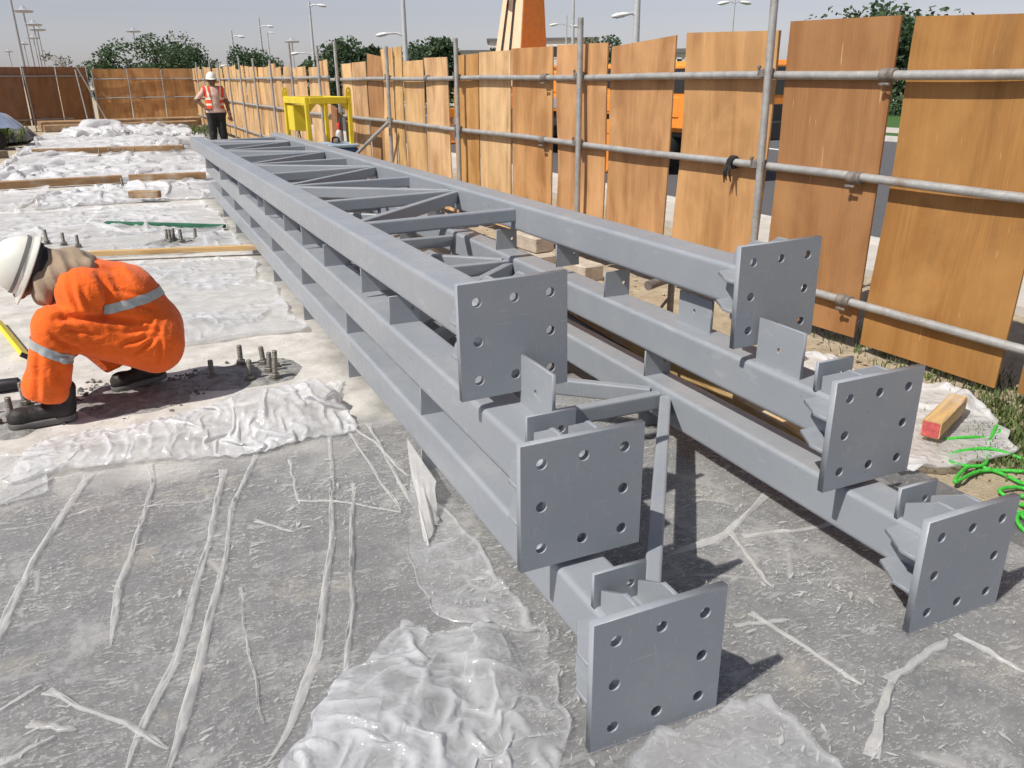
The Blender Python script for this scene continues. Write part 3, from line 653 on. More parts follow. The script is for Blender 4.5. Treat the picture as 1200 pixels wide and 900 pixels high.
def film(name, label, quad, res, amp, size, seed, mat, lumps=(), base=.008, wob=.10, group=None, cat='plastic sheet', excess=None, opacity=.4, steps=60):
    """creased film over a four-cornered patch of ground; lumps = (x, y, rx, ry, rot, height)"""
    q = [np.array(p[:2], float) for p in quad]
    lu = max(np.linalg.norm(q[1]-q[0]), np.linalg.norm(q[2]-q[3])); lv = max(np.linalg.norm(q[3]-q[0]), np.linalg.norm(q[2]-q[1]))
    nu, nv = max(6, int(lu/res)), max(6, int(lv/res)); sd = seed
    U, V = np.meshgrid(np.linspace(0, 1, nu), np.linspace(0, 1, nv), indexing='ij')
    X = (1-U)*(1-V)*q[0][0]+U*(1-V)*q[1][0]+U*V*q[2][0]+(1-U)*V*q[3][0]
    Y = (1-U)*(1-V)*q[0][1]+U*(1-V)*q[1][1]+U*V*q[2][1]+(1-U)*V*q[3][1]
    ed = np.minimum(np.minimum(U, 1-U)*lu, np.minimum(V, 1-V)*lv); fs = 2.1*min(1.0, .9/max(lu, lv)*1.6) if lu > 2 else 2.1
    k = np.exp(-ed/(.25*max(1, lu/2)))*.9+.1
    X = X+k*((fbm(U*lu*fs, V*lv*fs, sd+1)-.5)*4*wob+(fbm(U*lu*9/max(1, lu/2), V*lv*9/max(1, lu/2), sd+3)-.5)*wob*.8)
    Y = Y+k*((fbm(U*lu*fs+9, V*lv*fs+4, sd+2)-.5)*4*wob+(fbm(U*lu*9/max(1, lu/2)+3, V*lv*9/max(1, lu/2), sd+4)-.5)*wob*.8)
    lift = np.zeros_like(X)
    for (lx, ly, rx, ry, rot, h) in lumps:
        dx, dy = X-lx, Y-ly; cs, sn = math.cos(rot), math.sin(rot); a = (dx*cs+dy*sn)/rx; b = (-dx*sn+dy*cs)/ry
        lift = np.maximum(lift, h*np.exp(-(a*a+b*b)**1.2))
    if excess is None:
        Z = base+lift+amp*np.clip(crumple(X, Y, sd, size)*1.3+.25, -.1, 2); P_ = np.stack([X, Y, Z], -1)
    else:
        P_ = relax_sheet(X, Y, lift, excess, sd, steps); P_[..., 2] += base-.004
    Z = P_[..., 2]; lap = np.zeros_like(Z); W_ = P_
    lap[1:-1, 1:-1] = np.linalg.norm(4*W_[1:-1, 1:-1]-W_[2:, 1:-1]-W_[:-2, 1:-1]-W_[1:-1, 2:]-W_[1:-1, :-2], axis=-1)/res
    cr = np.clip(lap*.55-.10, 0, 1); c2 = cr.copy(); c2[1:-1, 1:-1] = (cr[1:-1, 1:-1]*2+cr[2:, 1:-1]+cr[:-2, 1:-1]+cr[1:-1, 2:]+cr[1:-1, :-2])/6
    sc = 3.0 if lu < 2 else 6.0/lu
    op = opacity+.30*(fbm(U*lu*sc, V*lv*sc, sd+21)-.42)*2+.50*c2+.15*np.clip(fbm(U*lu*sc*4, V*lv*sc*4, sd+22)*3-1.6, 0, 1)
    i = np.arange(nu*nv).reshape(nu, nv)
    me = bpy.data.meshes.new(name); me.from_pydata(P_.reshape(-1, 3).tolist(), [], np.stack([i[:-1, :-1], i[1:, :-1], i[1:, 1:], i[:-1, 1:]], -1).reshape(-1, 4).tolist()); me.update()
    at_ = me.attributes.new('film_opacity', 'FLOAT', 'POINT'); at_.data.foreach_set('value', np.clip(op, .08, .95).astype(np.float32).reshape(-1))
    me.materials.append(M[mat]); me.polygons.foreach_set('use_smooth', [True]*len(me.polygons))
    o = link(name, me)
    if excess is not None and lu < 3: sb = o.modifiers.new('smooth', 'SUBSURF'); sb.levels = 1; sb.render_levels = sb.levels
    return tag(o, label, cat, group)
def pleat(parent, px, w=.045, h=.014, seed=0, taper=(.6, 1.0), mat='film_pleat'):
    """long fold standing up from a flat sheet"""
    pts = [spot(*p) if len(p) == 2 else Vector(p) for p in px]; rs = random.Random(seed)
    dense = []
    for a, b in zip(pts[:-1], pts[1:]):
        n = max(2, int((b-a).length/.010)); dense += [a.lerp(b, k/n) for k in range(n)]
    dense.append(pts[-1]); n = len(dense)
    for _ in range(10): dense = [dense[0]]+[(dense[k-1]+dense[k]*2+dense[k+1])/4 for k in range(1, n-1)]+[dense[-1]]
    prof = [(-.5, 0), (-.46, .25), (-.1, .42), (.1, .66), (.2, .55), (.40, 1.0), (.47, .9), (.5, 0)]
    m = MB(); vv = []; ff = []; c = len(prof)
    for k, p in enumerate(dense):
        d = (dense[min(k+1, n-1)]-dense[max(k-1, 0)]).normalized(); a = d.cross(Vector((0, 0, 1))); t = k/(n-1)
        ww = .62*w*(taper[0]+(taper[1]-taper[0])*t)*(.95+.35*mnoise.noise((t*3+seed, seed*3.1, 0))+.14*mnoise.noise((k*.12, seed*2.1, 5)))*(1+1.1*math.exp(-t*n*.01/.05))*min(1, .25+7*(1-t)); ww = max(ww, .004)
        hh = h*(.75+.5*mnoise.noise((t*4, seed*1.7, 4)))*min(1, .1+6*t, .1+6*(1-t)); hh = max(hh, .003)
        p = p+a*(.008*mnoise.noise((t*5, seed, 8))+.0015*mnoise.noise((k*.10, seed, 18)))
        for (u, v) in prof: vv.append(p+a*u*ww+Vector((0, 0, .006+max(0, v*hh*(1+.8*mnoise.noise((k*.10, u*3, seed)))+(.004*mnoise.noise((k*.25, u*7, seed+9)) if 0 < v else 0)))))
    for k in range(n-1):
        for i in range(c-1): ff.append((k*c+i, k*c+i+1, (k+1)*c+i+1, (k+1)*c+i))
    m.add(vv, ff); return m.build('pleat', mat, parent, True, 0)
sheet = film('plastic_sheet', 'clear plastic sheet stretched flat over the grey slab in the foreground, with long pleats', [(-2.25, -.5), (2.45, -.5), (2.45, 3.3), (-2.25, 3.45)], .03, .005, .30, 3, 'film_flat', base=.006, wob=.02)
PL = [([(105, 557), (85, 590), (40, 660), (0, 745), (-40, 820)], .045), ([(175, 545), (180, 572), (160, 640), (140, 690), (130, 760)], .035), ([(262, 552), (245, 640), (205, 780), (163, 866), (148, 905)], .042),
      ([(303, 528), (272, 600), (266, 650), (235, 780), (203, 888), (195, 915)], .040), ([(387, 503), (390, 560), (388, 640), (372, 770), (335, 865), (312, 900)], .036), ([(414, 568), (413, 640), (412, 720), (404, 805)], .028),
      ([(55, 812), (95, 830), (150, 850), (198, 880)], .03), ([(0, 592), (60, 566), (62, 560)], .03), ([(0, 562), (58, 548), (60, 545)], .03), ([(398, 492), (440, 520), (478, 560)], .03), ([(432, 498), (455, 540), (482, 592)], .03), ([(408, 505), (440, 555), (470, 600)], .025),
      ([(282, 690), (290, 760), (310, 850)], .012), ([(0, 835), (50, 805)], .02), ([(0, 898), (65, 865)], .02), ([(35, 850), (90, 858)], .03), ([(340, 540), (346, 575), (352, 592)], .02), ([(300, 612), (345, 625)], .022), ([(350, 588), (405, 590), (470, 602)], .018),
      ([(880, 720), (950, 765), (1010, 805)], .03), ([(1040, 800), (1110, 752)], .04), ([(1020, 890), (1042, 800)], .04), ([(1120, 745), (1200, 790)], .03), ([(860, 735), (925, 728)], .025), ([(900, 580), (850, 630), (780, 655)], .04), ([(870, 630), (960, 620), (985, 612)], .03), ([(855, 625), (905, 690)], .03)]
def flakes(parent, n, seed):
    rs = random.Random(seed); m = MB(); k = 0
    while k < n:
        x, y = rs.uniform(-1.9, 2.4), rs.uniform(.3, 3.35)
        d = mnoise.noise((x*1.7, y*1.7, 3))+.6*mnoise.noise((x*5, y*5, 7))
        if rs.random() > .30+d*.9: continue
        L_ = min(.045, .0052*math.exp(rs.gauss(.35, .72))); w = L_*rs.uniform(.12, .42); a = rs.gauss(.35, .55)+(1.2 if rs.random() < .25 else 0)
        c_, s_ = math.cos(a), math.sin(a); q = []
        for (u, v) in ((-1, rs.uniform(-.2, .2)), (-.3, -rs.uniform(.5, 1)), (.5, -rs.uniform(.2, .9)), (1, rs.uniform(-.4, .4)), (.4, rs.uniform(.3, 1)), (-.4, rs.uniform(.3, .9))):
            q.append((x+(u*c_-v*w/L_*s_)*L_/2, y+(u*s_+v*w/L_*c_)*L_/2, .0135+.0004*(k % 7)))
        m.add(q, [(0, 1, 2, 3, 4, 5)]); k += 1
    return tag(m.build('dust_flakes', 'film_flake', parent), kind='stuff')
flakes(sheet, 13000, 4)
for k, (p, w) in enumerate(PL): pleat(sheet, p, w, .013 if w > .025 else .006, k, (.75, 1.05))
film('plastic_sheet', 'clear plastic sheet bunched into a long roll in front of the crouching worker', [(-.64, 3.33), (.70, 3.24), (.86, 3.92), (-.52, 3.76)], .012, 0, 0, 11, 'film_white',
     [(-.36, 3.46, .30, .12, .05, .06), (.05, 3.50, .42, .16, .05, .11), (.38, 3.56, .32, .19, .15, .16), (.60, 3.60, .16, .18, .2, .14)], wob=.06, excess=.27, opacity=.26)
film('plastic_sheet', 'thin plastic sheet lying flat at the left edge beside the bunched roll', [(-1.5, 3.15), (-.45, 3.2), (-.5, 3.66), (-1.5, 3.8)], .02, 0, 0, 12, 'film_clear', wob=.04, excess=.10, opacity=.15)
film('plastic_sheet', 'large crumpled clear plastic sheet in the foreground left of the nearest end plate', [spot(285, 960), spot(655, 960), spot(628, 735), spot(470, 742)], .0115, 0, 0, 21, 'film_clear',
     [(*spot(470, 840)[:2], .20, .16, .3, .05), (*spot(575, 790)[:2], .10, .16, -.2, .06), (*spot(400, 890)[:2], .16, .10, .4, .03)], wob=.06, excess=.20, opacity=.17)
film('plastic_sheet', 'gathered tail of plastic film running from the crumpled sheet to the nearest pleats', [spot(318, 905), spot(420, 925), spot(440, 800), spot(395, 790)], .017, 0, 0, 24, 'film_clear', wob=.03, excess=.18, opacity=.22)
film('plastic_sheet', 'strip of plastic film leading up along the foot of the bottom chord', [spot(505, 720), spot(632, 745), (.840, 2.78), (.74, 2.60)], .012, 0, 0, 22, 'film_clear', wob=.03, excess=.16, opacity=.18)
film('plastic_sheet', 'crumpled plastic film under the bottom edge of the nearest end plate', [(.66, .62), (1.28, .66), (1.20, 1.19), (.78, 1.22)], .012, 0, 0, 23, 'film_clear', [(1.0, .90, .18, .12, .2, .03)], wob=.06, excess=.15, opacity=.16)
film('plastic_sheet', 'plastic sheet under the crossing timber lath, front edge rolled, beside the truss', [(-.35, 4.98), (.84, 4.92), (.84, 7.45), (-.60, 7.75)], .024, 0, 0, 31, 'film_clear', [(.15, 5.28, .30, .20, 0, .06), (.5, 5.12, .4, .10, -.15, .04)], wob=.05, excess=.14, opacity=.20)
film('plastic_sheet', 'small heaps of white plastic film around the far row of anchor bolts', [(-1.3, 8.1), (.84, 7.85), (.84, 9.0), (-1.3, 9.25)], .024, 0, 0, 32, 'film_clear', [(.62, 8.4, .12, .2, 0, .09), (.0, 8.2, .2, .12, 0, .05)], wob=.06, excess=.22, opacity=.26)
film('plastic_sheet', 'wrinkled plastic sheet between the green bar and the short timber offcut', [(-1.8, 9.35), (.84, 9.05), (.85, 11.2), (-1.9, 11.6)], .034, 0, 0, 33, 'film_white', [(.4, 9.75, .4, .2, 0, .06), (-.7, 9.6, .5, .3, 0, .07)], wob=.08, excess=.20, opacity=.28)
film('plastic_sheet', 'bright white heap of plastic film in front of the middle plank', [(-1.2, 11.75), (1.1, 11.75), (1.5, 14.0), (-.9, 13.6)], .034, 0, 0, 34, 'film_white', [(.35, 12.8, .5, .4, 0, .14), (-.3, 12.5, .5, .3, 0, .08)], wob=.10, excess=.32, opacity=.48)
film('plastic_sheet', 'pale plastic sheet spread left of the white heap, at the edge of the picture', [(-3.2, 11.7), (-1.3, 11.7), (-1.1, 13.9), (-3.2, 13.9)], .05, 0, 0, 35, 'film_white', wob=.08, excess=.14, opacity=.34)
film('plastic_sheet', 'broad white plastic sheet between the middle plank and the far plank', [(-2.25, 14.6), (1.7, 14.5), (1.9, 20.0), (-2.2, 20.9)], .06, 0, 0, 36, 'film_white', [(.2, 18.5, .6, .6, 0, .12), (.3, 16.2, .5, .6, 0, .10), (-1.2, 16.5, .8, .3, .0, .05)], wob=.14, excess=.24, opacity=.44)
film('plastic_sheet', 'white plastic sheet beyond the far plank', [(-2.2, 21.7), (1.9, 21.2), (2.1, 26.6), (-2.2, 27.2)], .07, 0, 0, 37, 'film_white', [(.3, 25, .8, .7, 0, .14), (1.0, 22, .3, .5, 0, .18), (-1, 25.5, 1, .6, 0, .08)], wob=.15, excess=.26, opacity=.5)
film('plastic_sheet', 'farthest heap of white plastic film below the far hoarding', [(-1.9, 27.6), (1.9, 27.3), (2.1, 31.0), (-1.4, 31.4)], .075, 0, 0, 38, 'film_white', [(-.6, 29, .8, .8, 0, .32), (.8, 29, .9, .7, 0, .22), (-1.2, 28.5, .6, .6, 0, .12)], wob=.18, excess=.34, opacity=.58)
film('plastic_sheet', 'white plastic sheet under the red-ended timber block on the right', [(2.45, 1.88), (3.10, 1.86), (3.55, 2.50), (2.95, 2.62)], .018, 0, 0, 41, 'film_white', [(3.38, 2.32, .10, .05, .5, .06)], base=.015, wob=.05, excess=.14, opacity=.50)
film('plastic_sheet', 'white plastic film showing behind the end plate of the middle truss', [(2.75, 2.75), (3.25, 2.72), (3.35, 3.15), (2.8, 3.2)], .018, 0, 0, 42, 'film_white', [(3.05, 2.95, .2, .12, .3, .09)], base=.02, wob=.04, excess=.18, opacity=.5)
# flap of film hanging against the chord
m = MB(); vv = []
for i in range(15):
    u = i/14
    for j in range(13):
        v = j/12; top = Vector((.846, 2.86-.34*u, .12-.035*u)); bot = Vector((.70+.10*u, 2.22+.16*u, .008+.03*u*(1-u)))
        p = top.lerp(bot, v); fold = .010*math.sin(u*13+v*2.5)+.006*math.sin(u*23-v*5)
        p += Vector((-.010*v*(1-v)*4+fold*v, fold*.4, abs(fold)*.8*v+.012*math.sin(math.pi*v)*(1-u))); p.z = max(p.z, .007); vv.append(p)
m.add(vv, [(i*13+j, (i+1)*13+j, (i+1)*13+j+1, i*13+j+1) for i in range(14) for j in range(12)])
tag(m.build('plastic_flap', 'film_pleat', None, True, 0), 'torn triangular flap of plastic film hanging from under the bottom chord', 'plastic sheet')

# ------------------------------------------------------------------ timber, bars, bolts, debris on the slab
def plank(a, b, w, h, label, mat='timber', z=.0, name='timber_plank', group=None, roll=0, cat='plank'):
    a = Vector((*a[:2], z)); b = Vector((*b[:2], z)); d = b-a; m = MB(); n = 10; rs = random.Random(int(a.y*100)); vv = []; ff = []
    b_ = min(w, h)*.08; prof = [(-w/2+b_, 0), (w/2-b_, 0), (w/2, b_), (w/2, h-b_), (w/2-b_, h), (-w/2+b_, h), (-w/2, h-b_), (-w/2, b_)]
    L_ = d.length
    for k in range(n+1):
        x = L_*k/n; oy = (.10 if L_ > .6 else .0)*w*math.sin(k*.8+a.y); 
        for (p, q) in prof: vv.append((x, p+oy+rs.uniform(-.015, .015)*w, q+abs(rs.uniform(0, .04))*h))
    c = len(prof)
    ff = [(k*c+i, k*c+(i+1) % c, (k+1)*c+(i+1) % c, (k+1)*c+i) for k in range(n) for i in range(c)]+[tuple(reversed(range(c))), tuple(range(n*c, n*c+c))]
    m.add(vv, ff); o = m.build(name, mat, None, True, 40); o.location = a; o.rotation_euler = (roll, 0, math.atan2(d.y, d.x))
    return tag(o, label, cat, group)
plank((-.75, 8.02), (1.0, 7.52), .05, .045, 'slim fresh timber lath crossing the slab just behind the crouching worker', 'timber_new', .05)
plank((-3.0, 14.2), (-.1, 14.35), .12, .11, 'long weathered plank across the slab, left part of the middle row', 'timber', .02)
plank((.0, 14.35), (1.12, 14.15), .10, .10, 'short weathered plank touching the trusses in the middle row', 'timber', .03)
plank((-1.85, 21.3), (1.25, 20.8), .14, .12, 'long brown plank across the slab in the far row', 'timber', .02)
plank((-3.3, 20.2), (-2.35, 20.9), .3, .16, 'grey timber baulk at the left edge of the slab', 'timber_grey', .0)
plank((-.02, 11.9), (.33, 11.75), .12, .09, 'short timber offcut lying on the plastic sheets', 'timber', .06)
plank((-.30, 9.95), (.84, 9.10), .06, .035, 'green painted bar lying between the plastic sheets', 'green_bar', .02, 'green_bar', cat='bar')
plank((-2.5, 33.2), (2.7, 34.2), .9, .30, 'brown timber baulk laid along the foot of the far hoarding', 'timber', .0)
plank((-2.3, 32.0), (2.5, 32.6), .7, .22, 'lower brown timber baulk in front of the far hoarding', 'timber', .0)
plank((2.36, 2.15), (2.62, 5.4), .09, .09, 'long timber bearer lying beside the trusses on the right', 'timber_new', .0)
plank((2.72, 5.7), (2.95, 7.6), .10, .09, 'timber bearer lying by the concrete blocks', 'timber_new', .0)
plank((3.12, 8.6), (2.4, 8.9), .22, .03, 'broken brown board glimpsed through the lattice', 'timber_new', .02)
# square timber block with a red end
o = plank(spot(1089, 512, .04), spot(1120, 480, .04), .075, .075, 'short square timber block with a red painted end on plastic', 'timber_new', .035, 'timber_block', cat='block')
m = MB(); m.bbox((-.0012, 0, .0385), (.003, .066, .066), .001); m.build('painted_end', 'red_paint', o)
o = plank((2.92, 2.93), (2.98, 3.2), .08, .09, 'small yellow timber block behind the tall cleat of the middle truss', 'timber_new', .10, 'timber_block', cat='block')

def bolt_meshes():
    m = MB(); prof = []; z = 0
    for k in range(14): prof += [(.0125, z), (.0145, z+.004)]; z += .008
    prof += [(.0125, z), (.0105, z+.003)]
    m.lathe([(.013, 0)]+prof[1:], (0, 0, 0), 12); rod = m.mesh('threaded_rod', 'bolt_steel', True, 40)
    m = MB(); m.lathe([(.024, 0), (.026, .003), (.026, .017), (.023, .021)], (0, 0, .012), 6); nut = m.mesh('nut', 'bolt_steel')
    m = MB(); m.lathe([(.034, 0), (.034, .006)], (0, 0, .004), 16); wash = m.mesh('washer', 'bolt_steel'); return rod, nut, wash
ROD, NUT, WASH = bolt_meshes()
def bolt(p, label, group, s=1.0, nut=True):
    rs = random.Random(int(p[0]*1000)); e = empty('anchor_bolt', (p[0], p[1], .0)); e.rotation_euler = (rs.uniform(-.06, .06), rs.uniform(-.06, .06), rs.uniform(0, 3)); e.scale = (s, s, s*rs.uniform(.9, 1.15))
    tag(e, label, 'bolt', group); link('threaded_rod', ROD, e)
    if nut: link('nut', NUT, e); link('washer', WASH, e)
def bolts(spots, names, text, group, size):
    for p, w in zip(spots, names): bolt(p, text % w, group, size)
bolts([(.235, 4.28), (.40, 4.44), (.41, 4.17), (.515, 4.40), (.52, 4.25), (.53, 4.13), (.56, 4.31)], ['leftmost, standing alone nearest the worker', 'second from left, tall and set back', 'half behind the plastic roll', 'rearmost of the right-hand cluster', 'middle one of the right-hand cluster', 'front one of the right-hand cluster', 'rightmost of the right-hand cluster'],
      'threaded anchor bolt in grout right of the worker, %s', 'anchor bolts right of the worker', 1.0)
bolts([(-.665, 4.13), (-.72, 4.05), (-.62, 4.28), (-.80, 4.2)], ['close behind the toe', 'lowest in the picture', 'touching the trouser hem', 'leftmost at the picture edge'], 'threaded anchor bolt by the crouching worker\'s left boot, %s', 'anchor bolts left of the worker', 1.0)
bolts([(.27, 8.5), (.37, 8.45), (.31, 8.62), (.50, 8.52), (.24, 8.58)], ['second from left', 'fourth from left, leaning', 'middle one of five', 'rightmost, standing apart', 'leftmost of five'], 'dark anchor bolt in the far cluster below the green bar, %s', 'anchor bolts in the far row', 1.2)
bolts([(-.82, 9.05), (-.67, 8.9), (-.54, 8.7)], ['left one of three', 'middle one of three', 'right one of three'], 'dark anchor bolt just behind the crouching worker\'s helmet, %s', 'anchor bolts behind the worker', 1.1)
bolts([(-.1, 13.4), (.2, 20.3), (.0, 20.35), (-.3, 20.4), (-.5, 20.2)], ['alone before the middle plank', 'rightmost before the far plank', 'second from right before the far plank', 'second from left before the far plank', 'leftmost before the far plank'], 'small dark anchor bolt far off, %s', 'anchor bolts by the planks', 1.4)
def patch(name, label, c, rx, ry, h, seed, mat, kind=None, cat=None):
    n, k = 40, 14; vv = [(c[0], c[1], h)]; ff = []
    for j in range(1, k+1):
        for i in range(n):
            a = 2*math.pi*i/n; r = j/k*(1+.35*mnoise.noise((math.cos(a)*1.6, math.sin(a)*1.6, seed)))
            x, y = c[0]+rx*r*math.cos(a), c[1]+ry*r*math.sin(a)
            z = (h*(1-(j/k)**4)+(h*.9*mnoise.noise((x*9, y*9, seed))+h*.7*mnoise.noise((x*28, y*28, seed))) if j < k else -.004)
            vv.append((x, y, max(z, .0015) if j < k else -.004))
    for i in range(n): ff.append((0, 1+i, 1+(i+1) % n))
    for j in range(k-1):
        for i in range(n): a = 1+j*n; ff.append((a+i, a+n+i, a+n+(i+1) % n, a+(i+1) % n))
    m = MB(); m.add(vv, ff); o = m.build(name, mat, None, True, 0)
    return tag(o, label, cat, None, kind)
patch('grout_bed', 'dark grout bed around the anchor bolts right of the worker', (.40, 4.27), .34, .22, .012, 1, 'grout', None, 'grout')
patch('grout_bed', 'dark rubble-strewn grout under the crouching worker', (-.12, 4.18), .30, .26, .014, 2, 'grout', None, 'grout')
patch('grout_bed', 'dark grout bed at the left edge by the worker\'s boot', (-.72, 4.15), .25, .25, .012, 3, 'grout', None, 'grout')
patch('grout_bed', 'dark grout showing among the far anchor bolts', (.34, 8.52), .34, .28, .02, 4, 'grout', None, 'grout')
def rubble(name, label, spots, n, rmin, rmax, mat, seed, z=0.0):
    rs = random.Random(seed); m = MB()
    for _ in range(n):
        cx, cy, rx, ry = rs.choice(spots); x, y = rs.gauss(cx, rx), rs.gauss(cy, ry); r = rs.uniform(rmin, rmax)**1.0
        t = [Vector((rs.uniform(-1, 1), rs.uniform(-1, 1), rs.uniform(-1, 1))).normalized()*r*rs.uniform(.6, 1.2) for _ in range(4)]
        a, b, c = Vector((r*rs.uniform(.6, 1.3), 0, 0)), Vector((0, r*rs.uniform(.6, 1.3), 0)), Vector((0, 0, r*rs.uniform(.4, .8)))
        rot = Matrix.Rotation(rs.uniform(0, 6), 3, 'Z'); o = Vector((x, y, z+r*.25))
        vv = [o+rot @ q for q in (a, b, -a, -b, c, -c)]
        m.add(vv, [(0, 1, 4), (1, 2, 4), (2, 3, 4), (3, 0, 4), (1, 0, 5), (2, 1, 5), (3, 2, 5), (0, 3, 5)])
    return tag(m.build(name, mat), label, name.replace('_', ' ') if False else None, None, 'stuff')
rubble('rubble', 'dark mortar crumbs around the crouching worker', [(-.2, 4.2, .14, .1), (.1, 4.25, .12, .1), (-.3, 4.35, .1, .1), (.3, 4.3, .15, .08)], 500, .004, .016, 'stone_dark', 1)
rubble('gravel', 'pale grit scattered over the slab', [(-.3, 4.6, .5, .5), (.5, 4.7, .4, .3), (-.2, 4.1, .3, .2), (1.6, 2.2, .5, .5), (1.6, 1.2, .5, .4), (-.2, 2.2, .6, .8)], 700, .0015, .005, 'stone', 2)
rubble('gravel', 'stones and lumps on the sandy strip by the hoarding', [(3.1, 3.5, .25, 1.2), (3.1, 6, .2, 1.5), (2.9, 2.0, .2, .3), (3.3, 2.4, .2, .5)], 1100, .004, .020, 'soil', 3, -.025)

# spirit level and a black tool end by the worker
m = MB(); m.bbox((0, 0, .026), (.94, .024, .052), .003); lv = m.build('spirit_level', 'level_yellow'); lv.location = (-.775, 5.50, .02); lv.rotation_euler = (R(52), 0, math.atan2(-.94, .24))
tag(lv, 'yellow spirit level lying on the slab in front of the worker', 'level')
m = MB(); m.lathe([(.011, 0), (.012, .03), (.011, .06)], (.1, -.014, .026), 12, Matrix.Rotation(R(90), 3, 'Y')); m.build('vial', 'pale_blue', lv, True)
m = MB(); m.bbox((.472, 0, .026), (.012, .027, .055), .002); m.build('end_cap', 'black_plastic', lv)
m = MB(); m.bbox((-.1, -.0125, .03), (.05, .002, .03), .0005); m.build('print_mark', 'black_plastic', lv)
m = MB(); m.lathe([(.02, 0), (.032, .01), (.034, .10), (.026, .13), (.016, .16), (.014, .30)], (0, 0, 0), 16, Matrix.Rotation(R(-90), 3, 'Y')); o = m.build('hammer_handle', 'black_plastic', None, True); o.location = (-.66, 4.55, .036)
tag(o, 'black rubber tool handle poking in at the left edge', 'tool')

# ------------------------------------------------------------------ right side: rope, grass, blocks, pipe jack
def spline(pts, n=14):
    p = [Vector(q) for q in pts]; out = []
    for i in range(len(p)-1):
        a, b, c, d = p[max(i-1, 0)], p[i], p[i+1], p[min(i+2, len(p)-1)]
        for k in range(n):
            t = k/n; out.append(.5*((2*b)+(c-a)*t+(2*a-5*b+4*c-d)*t*t+(3*b-a-3*c+d)*t**3))
    out.append(p[-1]); return out
rp = [(1105, 518), (1135, 517), (1160, 514), (1172, 508), (1166, 505), (1158, 525), (1152, 548), (1120, 549), (1110, 538), (1125, 532), (1160, 531), (1200, 540), (1225, 552), (1210, 575), (1165, 553), (1135, 550), (1118, 570), (1150, 553), (1200, 556), (1235, 560), (1230, 585), (1195, 575), (1170, 580), (1190, 590), (1205, 600), (1190, 612), (1205, 625), (1230, 610), (1215, 590), (1185, 583), (1165, 592), (1190, 604), (1220, 630)]
pts = [spot(x, y, .0)+Vector((0, 0, .004+.016*(0.5+.5*math.sin(k*2.1)))) for k, (x, y) in enumerate(rp)]
m = MB(); m.tube(spline(pts), .0075, 8); tag(m.build('green_rope', 'rope', None, True, 0), 'bright green braided rope lying in loose coils on the sand', 'rope')
def grass(name, label, spots, n, h, seed):
    rs = random.Random(seed); m = MB()
    for _ in range(n):
        cx, cy, rx, ry = rs.choice(spots); x, y = rs.gauss(cx, rx), rs.gauss(cy, ry); a = rs.uniform(0, 6.28); hh = h*rs.uniform(.4, 1.2); w = hh*.07+.001
        d = Vector((math.cos(a), math.sin(a), 0)); s = Vector((-d.y, d.x, 0)); b = Vector((x, y, -.03)); l = rs.uniform(.2, .9)*hh
        m.add([b-s*w, b+s*w, b+d*l*.45+Vector((0, 0, hh*.7))+s*w*.7, b+d*l*.45+Vector((0, 0, hh*.7))-s*w*.7, b+d*l+Vector((0, 0, hh))], [(0, 1, 2, 3), (3, 2, 4)])
    return tag(m.build(name, 'grass_blade'), label, None, None, 'stuff')
grass('grass', 'short grass growing by the foot of the hoarding on the right', [(3.50, 2.25, .18, .12), (3.35, 2.05, .15, .12), (3.45, 1.75, .2, .15), (3.75, 2.3, .12, .5), (3.1, 1.85, .12, .08), (3.85, 3.5, .15, .8)], 4200, .05, 5)
grass('grass', 'patch of green grass before the far hoarding', [(1.9, 30, .5, 1.5)], 1500, .16, 6)
for k, (x, y, z, rz) in enumerate([(3.00, 6.05, .045, .05), (3.02, 6.50, .045, -.03), (3.02, 6.15, .177, .08), (3.14, 5.55, .045, .1)]):
    m = MB(); m.bbox((0, 0, 0), (.19, .40, .13), .012); o = m.build('concrete_block', 'concrete_block', None, True, 30); o.location = (x, y, z); o.rotation_euler = (0, 0, rz)
    tag(o, ['lower concrete block of the small stack seen below the top truss', 'far lower concrete block of the small stack', 'concrete block lying on top of the small stack', 'single concrete block nearest the camera beside the stack'][k], 'block', 'concrete blocks by the hoarding')
e = empty('pipe_jack', (3.02, 4.15, -.04)); tag(e, 'rusty steel tube on a low stand glimpsed between the chords', 'pipe stand')
m = MB(); m.tube([(-.22, -.06, .30), (.16, .06, .33)], .03, 14); m.build('tube', 'weld_steel', e, True)
m = MB(); m.tube([(0, 0, 0), (0, 0, .28)], .022, 10); m.build('stem', 'weld_steel', e, True)
m = MB(); m.bbox((0, 0, .02), (.22, .12, .02), .004); m.build('base', 'weld_steel', e)
m = MB(); m.tube([(-.12, .02, .06), (0, 0, .2)], .01, 8); m.build('handle', 'weld_steel', e, True)

# ------------------------------------------------------------------ yellow frame, blue box, bottle, dark board
e = empty('yellow_frame', (2.47, 11.7, 0), R(3)); tag(e, 'yellow steel lifting frame with lugs standing before the hoarding', 'frame')
fw, fl, fh = .56, 1.15, 1.27
for sx in (-1, 1):
    for sy in (-1, 1):
        m = MB(); m.bbox((sx*fw/2, sy*fl/2, fh/2-.03), (.055, .055, fh-.06), .006); m.build('leg', 'yellow_paint', e)
for sx in (-1, 1):
    m = MB(); m.bbox((sx*fw/2, 0, fh-.035), (.06, fl+.05, .085), .006); m.build('side_beam', 'yellow_paint', e)
for sy in (-1, 1):
    m = MB(); m.bbox((0, sy*fl/2, fh-.035), (fw-.065, .06, .085), .006); m.build('cross_beam', 'yellow_paint', e)
    for sx in (-1, 1):
        m = MB(); m.prism([(0, 0), (.09, 0), (0, -.09)], (-sx, 0, 0), (0, 0, 1), .03, (sx*(fw/2-.03), sy*fl/2-.015, fh-.08), (0, 1, 0)); m.build('corner_bracket', 'yellow_paint', e)
